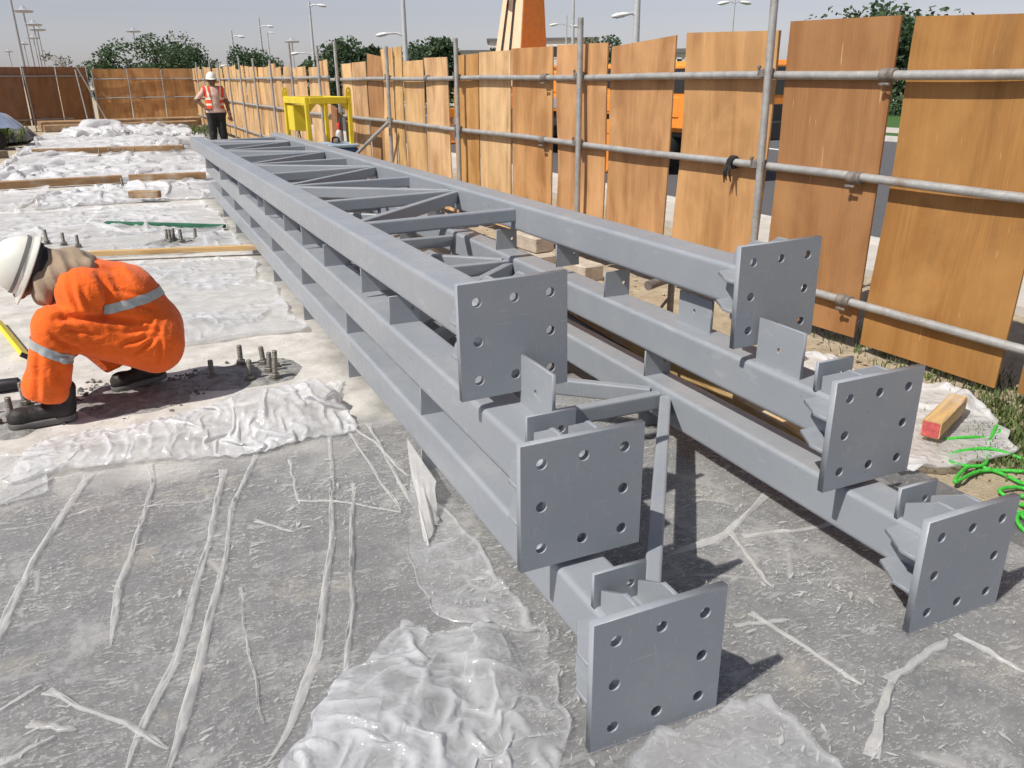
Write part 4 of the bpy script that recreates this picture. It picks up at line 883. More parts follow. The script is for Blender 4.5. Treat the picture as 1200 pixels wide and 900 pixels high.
LUG = poly_plate('lifting_lug', [(-.035, 0), (.035, 0), (.035, .09), (.02, .12), (-.02, .12), (-.035, .09)], [(0, .08, .012)], .016, 'yellow_paint'); LUG.transform(XZ)
for (x, y) in ((-fw/2, fl/2), (fw/2, -fl/2)): link('lifting_lug', LUG, e, (x, y, fh+.005))
m = MB(); m.bbox((-fw/2+.10, fl/2-.22, fh-.27), (.20, .34, .34), .006); m.build('control_box', 'yellow_paint', e)
m = MB(); m.tube(spline([(-fw/2+.1, fl/2-.2, fh-.43), (-fw/2+.12, fl/2-.25, .7), (-fw/2+.25, fl/2-.3, .45)]), .009, 6); m.build('cable', 'black_plastic', e, True)
e = empty('blue_machine', (2.62, 11.35, 0), R(5)); tag(e, 'dark blue machine case with pale lid inside the yellow frame', 'machine')
m = MB(); m.bbox((0, 0, .33), (.40, .62, .62), .015); m.build('body', 'blue_paint', e)
m = MB(); m.bbox((0, 0, .665), (.42, .64, .045), .012); m.build('lid', 'pale_blue', e)
m = MB(); m.tube(spline([(-.05, .0, .68), (-.04, .02, .75), (.04, .05, .75), (.06, .05, .68)]), .012, 8); m.build('handle', 'black_plastic', e, True)
e = empty('spray_can', (2.70, 11.5, .69)); tag(e, 'grey container with orange cap standing on the blue machine', 'container')
m = MB(); m.lathe([(.045, 0), (.048, .01), (.048, .12), (.03, .15), (.018, .16)], (0, 0, 0), 14); m.build('can_body', 'pole_grey', e, True)
m = MB(); m.lathe([(.02, .16), (.022, .17), (.022, .24), (.016, .25)], (0, 0, 0), 12); m.build('cap', 'vest_red', e, True)
m = MB(); m.bbox((0, 0, .56), (.03, .34, 1.12), .004, Matrix.Rotation(R(8), 3, 'X')); o = m.build('dark_board', 'plywood_dark'); o.location = (2.93, 12.7, 0)
tag(o, 'dark brown board leaning in the gap of the hoarding by the yellow frame', 'board')

# far left: covered machine and clutter in the shade
e = empty('covered_machine', (-3.3, 25.5, -.1)); tag(e, 'machine under a blue-grey tarpaulin at the far left', 'machine')
X, Y = np.meshgrid(np.linspace(-.95, .95, 24), np.linspace(-.7, .7, 18), indexing='ij'); rr = np.maximum(np.abs(X)/.95, np.abs(Y)/.7)
Z = .98-.55*np.clip(rr-.55, 0, 1)**1.2*1.6+.06*(fbm(X*4, Y*4, 3)-.5)*2-.12*X*(X > 0)
link('tarpaulin', grid_mesh('tarpaulin', X, Y, Z, 'tarp_blue'), e)
m = MB(); m.bbox((-.2, 0, .38), (1.2, .9, .7), .03); m.build('body', 'crane_grey', e)
for sx in (-.6, .35): m = MB(); m.lathe([(.05, -.06), (.24, -.06), (.27, 0), (.24, .06), (.05, .06)], (sx, -.52, .27), 18, Matrix.Rotation(R(90), 3, 'X')); m.build('wheel', 'rubber', e, True)
m = MB(); m.tube([(-.5, -.5, .6), (-.5, -.5, 1.5)], .02, 8); m.build('upright', 'pole_grey', e, True)
m = MB(); m.lathe([(.0, 0), (.28, .0), (.30, .05), (.30, .75), (.25, .82), (.0, .84)], (0, 0, 0), 18); o = m.build('grey_drum', 'crane_grey', None, True, 40); o.location = (-3.55, 23.2, -.1)
tag(o, 'grey drum at the left edge in front of the covered machine', 'drum')
patch('bush', None, (-3.0, 27), .01, .01, .01, 9, 'leaf', 'stuff') if False else None
grass('scrub', 'scrubby greenery in the shade at the far left', [(-3.6, 27.2, .35, .4)], 900, .55, 9)
patch('spoil_heap', 'dark shaded heap of soil at the far left beside the slab', (-3.6, 29), 1.2, 3.0, .25, 12, 'stone_dark', None, 'heap')  # shade at the far left put into the heap's dark colour

# ------------------------------------------------------------------ people (one continuous skin from a distance field)
def cone(P_, a, b, ra, rb, sy=1.0):
    a = np.array(a, float); b = np.array(b, float); q = P_-a; d = b-a
    if sy != 1.0: q = q*np.array([1, 1/sy, 1]); d = d*np.array([1, 1/sy, 1])
    t = np.clip((q@d)/max(d@d, 1e-9), 0, 1)
    return np.linalg.norm(q-t[..., None]*d, axis=-1)-(ra+t*(rb-ra))
def smin(a, b, k):
    h = np.clip(.5+.5*(b-a)/k, 0, 1); return b*(1-h)+a*h-k*h*(1-h)
def surface_nets(fn, lo, hi, h):
    lo = np.array(lo, float); n = np.ceil((np.array(hi)-lo)/h).astype(int)+1
    g = np.stack(np.meshgrid(*[lo[k]+h*np.arange(n[k]) for k in range(3)], indexing='ij'), -1)
    v = fn(g); s = v < 0; c = [(a, b, d) for a in (0, 1) for b in (0, 1) for d in (0, 1)]
    sl_ = lambda A, o: A[o[0]:n[0]-1+o[0], o[1]:n[1]-1+o[1], o[2]:n[2]-1+o[2]]
    cnt = sum(sl_(s, o).astype(int) for o in c); act = (cnt > 0) & (cnt < 8)
    acc = np.zeros(act.shape+(3,)); num = np.zeros(act.shape)
    for i, o in enumerate(c):
        for ax in range(3):
            if o[ax] == 0:
                p = list(o); p[ax] = 1; va, vb = sl_(v, o), sl_(v, p); cr = (va < 0) != (vb < 0)
                t = np.where(cr, va/np.where(va == vb, 1, va-vb), 0); pos = np.zeros(act.shape+(3,)); pos += np.array(o); pos[..., ax] += t
                acc += np.where(cr[..., None], pos, 0); num += cr
    ii = np.argwhere(act); idx = -np.ones(act.shape, int); idx[act] = np.arange(len(ii))
    vert = lo+h*(ii+acc[act]/num[act][:, None]); F = []
    for ax in range(3):
        u, w = (ax+1) % 3, (ax+2) % 3; o1 = [0, 0, 0]; o1[ax] = 1
        A = s[:n[0]-o1[0], :n[1]-o1[1], :n[2]-o1[2]]; B = s[o1[0]:, o1[1]:, o1[2]:]
        e = np.argwhere(A != B); e = e[(e[:, u] > 0) & (e[:, w] > 0) & (e[:, u] < n[u]-1) & (e[:, w] < n[w]-1)]
        q = []
        for du, dw in ((0, 0), (-1, 0), (-1, -1), (0, -1)):
            k = e.copy(); k[:, u] += du; k[:, w] += dw; q.append(idx[k[:, 0], k[:, 1], k[:, 2]])
        q = np.stack(q, 1); flip = ~A[e[:, 0], e[:, 1], e[:, 2]]; q[flip] = q[flip][:, ::-1]; F.append(q)
    return vert, np.concatenate(F)
def sdf_mesh(name, fn, lo, hi, h, mats, matfn=None, disp=None, smooth_it=1):
    v, f = surface_nets(fn, lo, hi, h)
    e = .004; gr = np.stack([fn(v+np.eye(3)[k]*e)-fn(v-np.eye(3)[k]*e) for k in range(3)], -1); nrm = gr/np.maximum(np.linalg.norm(gr, axis=-1, keepdims=True), 1e-9)
    v = v-nrm*fn(v)[:, None]*.9
    if disp is not None: v = v+nrm*disp(v)[:, None]
    me = bpy.data.meshes.new(name); me.from_pydata(v.tolist(), [], f.tolist()); me.update()
    bm = bmesh.new(); bm.from_mesh(me); bmesh.ops.recalc_face_normals(bm, faces=bm.faces)
    for _ in range(smooth_it): bmesh.ops.smooth_vert(bm, verts=bm.verts, factor=.4, use_axis_x=True, use_axis_y=True, use_axis_z=True)
    bm.to_mesh(me); bm.free()
    for q in mats: me.materials.append(M[q])
    if matfn is not None:
        cen = np.array([p.center[:] for p in me.polygons]); me.polygons.foreach_set('material_index', matfn(cen).astype(int).tolist())
    me.polygons.foreach_set('use_smooth', [True]*len(me.polygons)); return me
def band(name, src, co, no, half, keep, mat, parent, off=.004):
    """strip of tape cut from the cloth surface between two parallel planes"""
    bm = bmesh.new(); bm.from_mesh(src); co = Vector(co); no = Vector(no).normalized()
    bmesh.ops.delete(bm, geom=[f for f in bm.faces if abs((f.calc_center_median()-co).dot(no)) > half+.03 or not keep(f.calc_center_median())], context='FACES')
    for s in (1, -1):
        bmesh.ops.bisect_plane(bm, geom=bm.verts[:]+bm.edges[:]+bm.faces[:], plane_co=co+no*half*s, plane_no=no*s, clear_outer=True)
    bm.normal_update()
    for v in bm.verts: v.co += v.normal*off
    me = bpy.data.meshes.new(name); bm.to_mesh(me); bm.free(); me.materials.clear(); me.materials.append(M[mat])
    me.polygons.foreach_set('material_index', [0]*len(me.polygons)); me.polygons.foreach_set('use_smooth', [True]*len(me.polygons)); return link(name, me, parent)
def n3(p, s, seed=0):
    return vnoise(p[:, 0]*s+p[:, 2]*s*.73+seed, p[:, 1]*s+p[:, 2]*s*.61-seed, seed)-.5
def folds(p, c, d, freq, rad, amp, seed=0):
    c = np.array(c); d = np.array(d, float); d = d/np.linalg.norm(d); q = p-c
    ph = q@d*freq+3.2*n3(p, 6, seed); w = np.exp(-(q*q).sum(1)/rad**2)
    return amp*w*(1-2*np.abs(np.mod(ph/math.pi, 1)*2-1)**.7)

# crouching worker, facing left, left side to the camera
def crouch_sdf(P_):
    d = cone(P_, (.0, 4.0, .305), (.0, 4.16, .305), .140, .140)                       # seat
    d = smin(d, cone(P_, (-.02, 4.08, .37), (-.10, 4.08, .50), .150, .150, 1.15), .06)   # waist
    d = smin(d, cone(P_, (-.10, 4.08, .505), (-.235, 4.08, .555), .155, .148, 1.22), .05) # back
    d = smin(d, cone(P_, (-.26, 3.95, .575), (-.26, 4.21, .575), .105, .105), .06)     # shoulders
    d = smin(d, cone(P_, (.0, 3.985, .28), (-.385, 3.905, .445), .132, .098), .008)    # left thigh
    d = smin(d, cone(P_, (-.39, 3.90, .44), (-.43, 3.90, .30), .090, .082), .03)
    d = smin(d, cone(P_, (-.43, 3.90, .30), (-.475, 3.90, .175), .082, .098), .03)     # flared hem
    d = smin(d, cone(P_, (.0, 4.18, .28), (-.37, 4.26, .40), .125, .090), .02)        # right thigh
    d = smin(d, cone(P_, (-.37, 4.26, .39), (-.20, 4.24, .17), .085, .080), .03)
    d = smin(d, cone(P_, (-.245, 3.93, .575), (-.325, 3.925, .43), .096, .078), .010)    # left arm
    d = smin(d, cone(P_, (-.335, 3.96, .42), (-.455, 4.09, .20), .066, .050), .03)
    d = smin(d, cone(P_, (-.26, 4.23, .575), (-.42, 4.25, .40), .085, .062), .04)      # right arm
    d = smin(d, cone(P_, (-.42, 4.25, .40), (-.48, 4.17, .19), .060, .047), .03)
    # cut the hems flat
    hem = (P_[..., 0]+.47)*.42+(P_[..., 2]-.115)*.91
    leg = (P_[..., 1] < 4.04) & (P_[..., 0] < -.33) & (P_[..., 2] < .26)
    d = np.where(leg, np.maximum(d, -hem), d)
    hem2 = -(P_[..., 0]+.17)*.5+(P_[..., 2]-.145)*.86
    leg2 = (P_[..., 1] > 4.1) & (P_[..., 0] < .0) & (P_[..., 2] < .22)
    d = np.where(leg2, np.maximum(d, -hem2), d)
    d = smin(d, cone(P_, (-.30, 4.08, .62), (-.42, 4.08, .68), .07, .065), .02)        # neck
    d = smin(d, cone(P_, (-.43, 4.08, .69), (-.475, 4.08, .655), .098, .085), .02)     # head bent forward
    d = smin(d, cone(P_, (-.50, 4.08, .60), (-.515, 4.08, .575), .040, .028), .02)     # jaw and nose
    return d
def crouch_disp(p):
    r = folds(p, (-.01, 3.87, .40), (.75, 0, -.65), 80, .10, .006, 1)                 # hip creases
    r += folds(p, (-.17, 3.83, .33), (.35, 0, .93), 70, .12, .004, 2)
    r += folds(p, (-.17, 3.93, .50), (-.25, .2, .95), 75, .07, .005, 3)                # waist over thigh
    r += folds(p, (-.32, 3.85, .35), (.55, 0, -.83), 70, .10, .009, 4)                 # back of the knee
    r += folds(p, (-.26, 3.87, .55), (.85, 0, .35), 60, .13, .009, 5)                  # sleeve
    r += folds(p, (-.08, 4.0, .60), (.7, .3, .3), 34, .20, .006, 6)                    # back
    r += folds(p, (-.44, 3.84, .22), (.98, 0, .1), 48, .14, .008, 7)
    r = .55*r+.012*n3(p, 8, 8)+.004*n3(p, 17, 9)+grooves(p)
    skin = (p[:, 0] < -.355) & (p[:, 2] > .53)
    return np.where(skin, 0, r)
GROOVES = [([(-.19, 3.86, .46), (-.155, 3.88, .56), (-.18, 3.93, .66)], .016, .014), ([(-.37, 3.82, .505), (-.23, 3.84, .485), (-.11, 3.85, .445), (.0, 3.86, .425)], .020, .014),
    ([(.03, 3.87, .36), (-.10, 3.84, .29)], .010, .010), ([(.03, 3.87, .37), (-.13, 3.84, .345)], .010, .010), ([(.03, 3.87, .385), (-.10, 3.85, .40)], .010, .010), ([(.03, 3.88, .35), (.01, 3.86, .24)], .010, .010), ([(.03, 3.88, .38), (.09, 3.93, .30)], .009, .010),
    ([(-.30, 3.83, .34), (-.37, 3.81, .40), (-.40, 3.81, .44)], .012, .011), ([(-.31, 3.82, .31), (-.40, 3.81, .345)], .012, .010), ([(-.395, 3.82, .33), (-.44, 3.80, .14)], .009, .011), ([(-.46, 3.81, .38), (-.505, 3.80, .16)], .009, .012),
    ([(-.22, 3.96, .69), (-.10, 3.97, .655), (.0, 3.98, .55)], .006, .012), ([(-.30, 3.86, .62), (-.27, 3.85, .50)], .010, .011), ([(-.25, 3.85, .62), (-.235, 3.84, .51)], .009, .010), ([(-.13, 3.90, .55), (.03, 3.93, .47)], .008, .010), ([(-.12, 3.90, .585), (.02, 3.94, .535)], .006, .009), ([(-.2, 3.83, .40), (-.34, 3.81, .455)], .008, .010)]
def grooves(p):
    r = np.zeros(len(p))
    for pts, dep, w in GROOVES:
        dm = np.full(len(p), 9.0); tt = np.zeros(len(p))
        for k, (a, b) in enumerate(zip(pts[:-1], pts[1:])):
            a = np.array(a); b = np.array(b); q = p-a; d = b-a; t = np.clip(q@d/(d@d), 0, 1); dd = np.linalg.norm((q-t[:, None]*d)*np.array([1, .35, 1]), axis=1); u = (k+t)/(len(pts)-1)
            tt = np.where(dd < dm, u, tt); dm = np.minimum(dm, dd)
        e = np.sqrt(np.clip(np.sin(np.pi*np.clip(tt*.9+.05, 0, 1)), 0, 1)); r += e*(-dep*np.exp(-(dm/w)**2)+.45*dep*np.exp(-((dm-2.0*w)/(1.1*w))**2))
    return np.where(p[:, 1] < 4.02, r, 0)
def crouch_mat(c):
    head = (c[:, 0] < -.345) & (c[:, 2] > .545) & (np.abs(c[:, 1]-4.08) < .14)
    hair = head & (c[:, 2]-.69 > -.9*(c[:, 0]+.43)-.02)
    hand = ((c[:, 0] < -.55) & (c[:, 2] < .32) & (c[:, 1] > 4.0))
    return np.where(hair, 2, np.where(head, 1, 0))
me = sdf_mesh('person', crouch_sdf, (-.80, 3.72, .02), (.22, 4.42, .86), .0065, ['orange_cloth', 'skin', 'hair'], crouch_mat, crouch_disp)
worker = link('person', me); tag(worker, 'crouching worker in orange coveralls and white hard hat bending over the slab', 'person')
band('reflective_band', me, (-.06, 4.0, .515), (-.14, .05, .99), .021, lambda c: c.y < 4.22 and c.z > .40 and c.x > -.185, 'reflective_tape', worker)
band('reflective_band', me, (-.425, 3.83, .355), (.55, .05, .83), .020, lambda c: c.y < 3.99 and c.x < -.295 and c.z < .455 and c.z > .19, 'reflective_tape', worker)
def fingers(parent, wrist, direction, seed, mat='glove'):
    """hand: palm, four unequal bent fingers and a thumb"""
    rs = random.Random(seed); w = Vector(wrist); d = Vector(direction).normalized(); side = d.cross(Vector((0, 0, 1))).normalized(); dn = side.cross(d)
    chains = [(w-d*.01, w+d*.045, .030, .034, 0)]
    segs = []
    for k, ln in enumerate((.070, .078, .073, .058)):
        b = w+d*.05+side*(.030-.020*k); m1 = b+d*ln*.5+dn*.008; m2 = m1+d*ln*.28+dn*.022; e_ = m2+d*ln*.08+dn*.022
        segs += [(b-d*.02, m1, .0100, .0092), (m1, m2, .0092, .0085), (m2, e_, .0085, .0072)]
    tb = w+d*.012+side*.030; t1 = tb+d*.030+side*.022; t2 = t1+d*.026+dn*.012
    segs += [(tb, t1, .0120, .0105), (t1, t2, .0105, .0085)]
    def fn(P_):
        D = cone(P_, w-d*.02, w+d*.05+side*.012, .026, .022); D = smin(D, cone(P_, w, w+d*.055-side*.018, .022, .020), .015)
        for a, b, ra, rb in segs: D = smin(D, cone(P_, a, b, ra, rb), .004)
        return D
    c = w+d*.06; me = sdf_mesh('hand', fn, c-Vector((.13, .13, .13)), c+Vector((.13, .13, .13)), .0042, [mat]); return link('hand', me, parent)
fingers(worker, (-.47, 4.10, .17), (-.45, .1, -.85), 1); fingers(worker, (-.485, 4.165, .16), (-.45, -.1, -.85), 2)
def boot(parent, heel, toe, hgt, lean=0.0):
    h = Vector(heel); t = Vector(toe); d = (t-h); L_ = d.length; d.normalize(); dx = np.array(d); up = np.array([0, 0, 1.0])
    def pt(a, z): return h+d*a+Vector((0, 0, z))
    def up_fn(P_):
        D = cone(P_, pt(.045, .055), pt(L_-.05, .045), .042, .042); D = smin(D, cone(P_, pt(.05, .05), pt(.06+lean, hgt), .044, .048), .03)
        D = smin(D, cone(P_, pt(L_-.055, .045), pt(L_-.05, .04), .048, .045), .02)
        D = np.maximum(D, .030-(P_[..., 2]-(h.z+(t.z-h.z)*np.clip(((P_-np.array(h))@dx)/L_, 0, 1)))); return D
    def sole_fn(P_):
        D = cone(P_, pt(.045, .02), pt(L_-.052, .02), .047, .051); base = P_[..., 2]-(h.z+(t.z-h.z)*np.clip(((P_-np.array(h))@dx)/L_, 0, 1))
        return np.maximum(np.maximum(D, base-.032), -base+.002)
    lo = Vector([min(h[k], t[k])-.09 for k in range(3)]); hi = Vector([max(h[k], t[k])+.09 for k in range(3)]); hi.z = h.z+hgt+.08
    dis = lambda p: .004*n3(p, 30, 3)+.002*n3(p, 70, 4)
    b = link('boot', sdf_mesh('boot', up_fn, lo, hi, .006, ['boot_leather'], None, dis), parent); link('sole', sdf_mesh('sole', sole_fn, lo, hi, .006, ['boot_sole']), b)
    m = MB()
    for k in range(5):
        c = pt(.10+.020*k+lean*.3, .118-.012*k); s = Vector((-d.y, d.x, 0)); m.tube([c-s*.024+Vector((0, 0, -.012)), c+Vector((0, 0, .006)), c+s*.024+Vector((0, 0, -.012))], .0035, 6)
    m.build('lace', 'strap_black', b, True); return b
boot(worker, (-.375, 3.915, .004), (-.655, 3.895, .004), .15, -.03); boot(worker, (.03, 4.235, .035), (-.235, 4.205, .004), .14, .05)
# hard hat: dome towards the left and up, brim plane nearly upright
def helmet(parent, c, axis, fwd, s=1.0, strap=True):
    ax = Vector(axis).normalized(); fw = (Vector(fwd)-ax*Vector(fwd).dot(ax)).normalized(); sd = ax.cross(fw)
    rot = Matrix((fw, sd, ax)).transposed()
    n = 40; vv = []; ff = []; rings = 12; sx, sy, sz = .138*s, .118*s, .148*s
    for j in range(rings+1):
        a = math.pi/2*j/rings
        for i in range(n):
            t = 2*math.pi*i/n; rib = 1+.03*math.exp(-((math.sin(t))/.13)**2)*math.cos(a)**.3*(j/rings)
            vv.append((sx*math.cos(t)*math.cos(a), sy*math.sin(t)*math.cos(a), sz*math.sin(a)*rib))
    for j in range(rings):
        for i in range(n): ff.append((j*n+i, j*n+(i+1) % n, (j+1)*n+(i+1) % n, (j+1)*n+i))
    m = MB(); m.add([Vector(c)+rot @ Vector(p) for p in vv], ff)
    shell = m.mesh('hard_hat', 'helmet_white', True, 0); hat = link('hard_hat', shell, parent)
    m = MB(); vv = []; ff = []
    for j, (k, z) in enumerate(((1.0, .012), (1.03, .005), (1.08, -.008), (1.085, -.013), (1.06, -.010), (1.0, 0.0))):
        for i in range(n):
            t = 2*math.pi*i/n; pk = 1+(.24*max(0, math.cos(t))**4)*(k-1)/.085
            vv.append(Vector(c)+rot @ Vector((sx*math.cos(t)*k*pk, sy*math.sin(t)*k, z*s)))
    for j in range(5):
        for i in range(n): ff.append((j*n+i, j*n+(i+1) % n, (j+1)*n+(i+1) % n, (j+1)*n+i))
    m.add(vv, ff); m.build('brim', 'helmet_white', hat, True, 0)
    m = MB(); vv = []
    for i in range(n):
        t = 2*math.pi*i/n; r_ = 1.0+.012
        for z in (.026, .040): vv.append(Vector(c)+rot @ Vector((sx*math.cos(t)*r_*math.cos(z/.15*.6), sy*math.sin(t)*r_*math.cos(z/.15*.6), z*s)))
    m.add(vv, [(2*i, 2*((i+1) % n), 2*((i+1) % n)+1, 2*i+1) for i in range(n)])
    if strap: m.build('hat_strap', 'strap_grey', hat, True, 0)
    m = MB(); vv = []; ff = []
    for j, (k, z) in enumerate(((.93, .02), (.90, -.03), (.89, -.032), (.92, .02))):
        for i in range(n): t = 2*math.pi*i/n; vv.append(Vector(c)+rot @ Vector((sx*math.cos(t)*k, sy*math.sin(t)*k, z*s)))
    for j in range(3):
        for i in range(n): ff.append((j*n+i, j*n+(i+1) % n, (j+1)*n+(i+1) % n, (j+1)*n+i))
    m.add(vv, ff); m.build('headband', 'strap_black', hat, True, 0)
    return hat
helmet(worker, (-.462, 4.08, .692), (-.88, -.10, .46), (-.42, -.05, -.88), .98)
def scarf_sdf(P_):
    d = cone(P_, (-.40, 4.08, .672), (-.285, 4.08, .655), .092, .108)
    d = smin(d, cone(P_, (-.365, 4.0, .64), (-.405, 3.965, .575), .055, .040), .04)
    d = smin(d, cone(P_, (-.40, 4.0, .60), (-.42, 4.06, .56), .045, .045), .04)
    d = smin(d, cone(P_, (-.30, 4.0, .66), (-.215, 3.99, .685), .06, .03), .04); d = smin(d, cone(P_, (-.29, 4.16, .67), (-.21, 4.17, .68), .06, .03), .04)
    return d
sme = sdf_mesh('neck_scarf', scarf_sdf, (-.56, 3.84, .46), (-.12, 4.28, .82), .007, ['tan_cloth'], None,
               lambda p: folds(p, (-.37, 3.95, .62), (.80, 0, .35), 52, .14, .013, 11)+folds(p, (-.30, 4.05, .75), (.6, .4, -.3), 45, .12, .010, 12)+.010*n3(p, 14, 13))
link('neck_scarf', sme, worker)

worker.location = (-.012, .085, 0)
# standing worker in the distance
sx0, sy0 = 1.815, 18.4
def stand_sdf(P_):
    q = P_-np.array([sx0, sy0, 0.0])
    d = cone(q, (-.085, 0, .87), (-.10, 0, .47), .105, .078); d = smin(d, cone(q, (-.10, 0, .47), (-.115, .02, .08), .076, .062), .03)
    d2 = cone(q, (.085, 0, .87), (.10, 0, .47), .105, .078); d2 = smin(d2, cone(q, (.10, 0, .47), (.12, .0, .08), .076, .062), .03); d = smin(d, d2, .02)
    d = smin(d, cone(q, (-.09, 0, .91), (.09, 0, .91), .115, .115), .04)
    d = smin(d, cone(q, (0, 0, .93), (0, 0, 1.22), .150, .155, .82), .05); d = smin(d, cone(q, (-.145, 0, 1.33), (.145, 0, 1.33), .072, .072), .06)
    d = smin(d, cone(q, (-.175, 0, 1.32), (-.335, .03, 1.14), .058, .047), .03); d = smin(d, cone(q, (-.335, .03, 1.14), (-.20, -.03, 1.01), .043, .033), .02)
    d = smin(d, cone(q, (.175, 0, 1.32), (.245, 0, 1.08), .058, .047), .03); d = smin(d, cone(q, (.245, 0, 1.08), (.265, -.06, .86), .043, .033), .02)
    d = smin(d, cone(q, (0, -.01, 1.36), (0, -.015, 1.45), .055, .05), .02)
    d = smin(d, cone(q, (0, -.015, 1.55), (0, -.03, 1.50), .092, .075), .02); d = smin(d, cone(q, (0, -.11, 1.52), (0, -.118, 1.505), .015, .018), .012)
    for s in (-1, 1): d = smin(d, cone(q, (s*.088, -.01, 1.53), (s*.088, -.01, 1.50), .014, .012), .008)
    return d
def stand_mat(c):
    q = c-np.array([sx0, sy0, 0.0]); z = q[:, 2]; ax = np.abs(q[:, 0])
    arm = ((ax > .19) & (z < 1.17) & (z > .75)) | ((q[:, 0] > .215) & (z < 1.1) & (z > .75))
    arm = arm | ((q[:, 0] < -.17) & (z < 1.10) & (z > .95))
    r = np.where(z > .90, 1, 0); r = np.where(arm, 2, r); r = np.where(z > 1.395, 2, r); r = np.where((z > 1.56) | ((z > 1.50) & (q[:, 1] > .03)), 3, r); return r
smesh = sdf_mesh('person', stand_sdf, (sx0-.45, sy0-.2, .03), (sx0+.40, sy0+.2, 1.70), .011, ['black_trousers', 'pink_shirt', 'skin', 'hair'], stand_mat, lambda p: .012*n3(p, 14, 2)+.006*n3(p, 30, 3))
st = link('person', smesh); tag(st, 'standing man in white hard hat and orange vest, hand on hip, before the far hoarding', 'person')
helmet(st, (sx0, sy0-.02, 1.555), (0, -.08, 1), (0, -1, -.1), .88, False)
for nm, fnk in (('safety_vest', lambda c: 1),):
    def keepv(c):
        x = c.x-sx0; y = c.y-sy0; z = c.z
        if not (.98 < z < 1.40) or abs(x) > .195: return False
        if y < -.02: return abs(x) > (.06+.02*(z-1.0)) and not (x > 0 and abs(x) < .095)
        return True
    bm = bmesh.new(); bm.from_mesh(smesh); bmesh.ops.delete(bm, geom=[f for f in bm.faces if not keepv(f.calc_center_median())], context='FACES'); bm.normal_update()
    for v in bm.verts: v.co += v.normal*.012
    vme = bpy.data.meshes.new('safety_vest'); bm.to_mesh(vme); bm.free(); vme.materials.clear(); vme.materials.append(M['vest_red']); vme.polygons.foreach_set('material_index', [0]*len(vme.polygons)); vest = link('safety_vest', vme, st)
    for z in (1.06, 1.17): band('vest_stripe', vme, (sx0, sy0, z), (0, 0, 1), .02, lambda c: True, 'reflective_yellow', vest)
    band('vest_stripe', vme, (sx0-.115, sy0, 1.28), (1, 0, .12), .018, lambda c: c.y < sy0 and c.z > 1.19, 'reflective_yellow', vest)
    band('vest_stripe', vme, (sx0+.125, sy0, 1.28), (1, 0, -.12), .014, lambda c: c.y < sy0 and c.z > 1.19, 'reflective_yellow', vest)
fingers(st, (sx0+.268, sy0-.068, .835), (.05, -.15, -1), 3, 'skin'); fingers(st, (sx0-.185, sy0-.05, .995), (.6, -.3, -.4), 4, 'skin')
boot(st, (sx0-.115, sy0+.07, .0), (sx0-.14, sy0-.21, .0), .12); boot(st, (sx0+.12, sy0+.07, .0), (sx0+.15, sy0-.21, .0), .12)

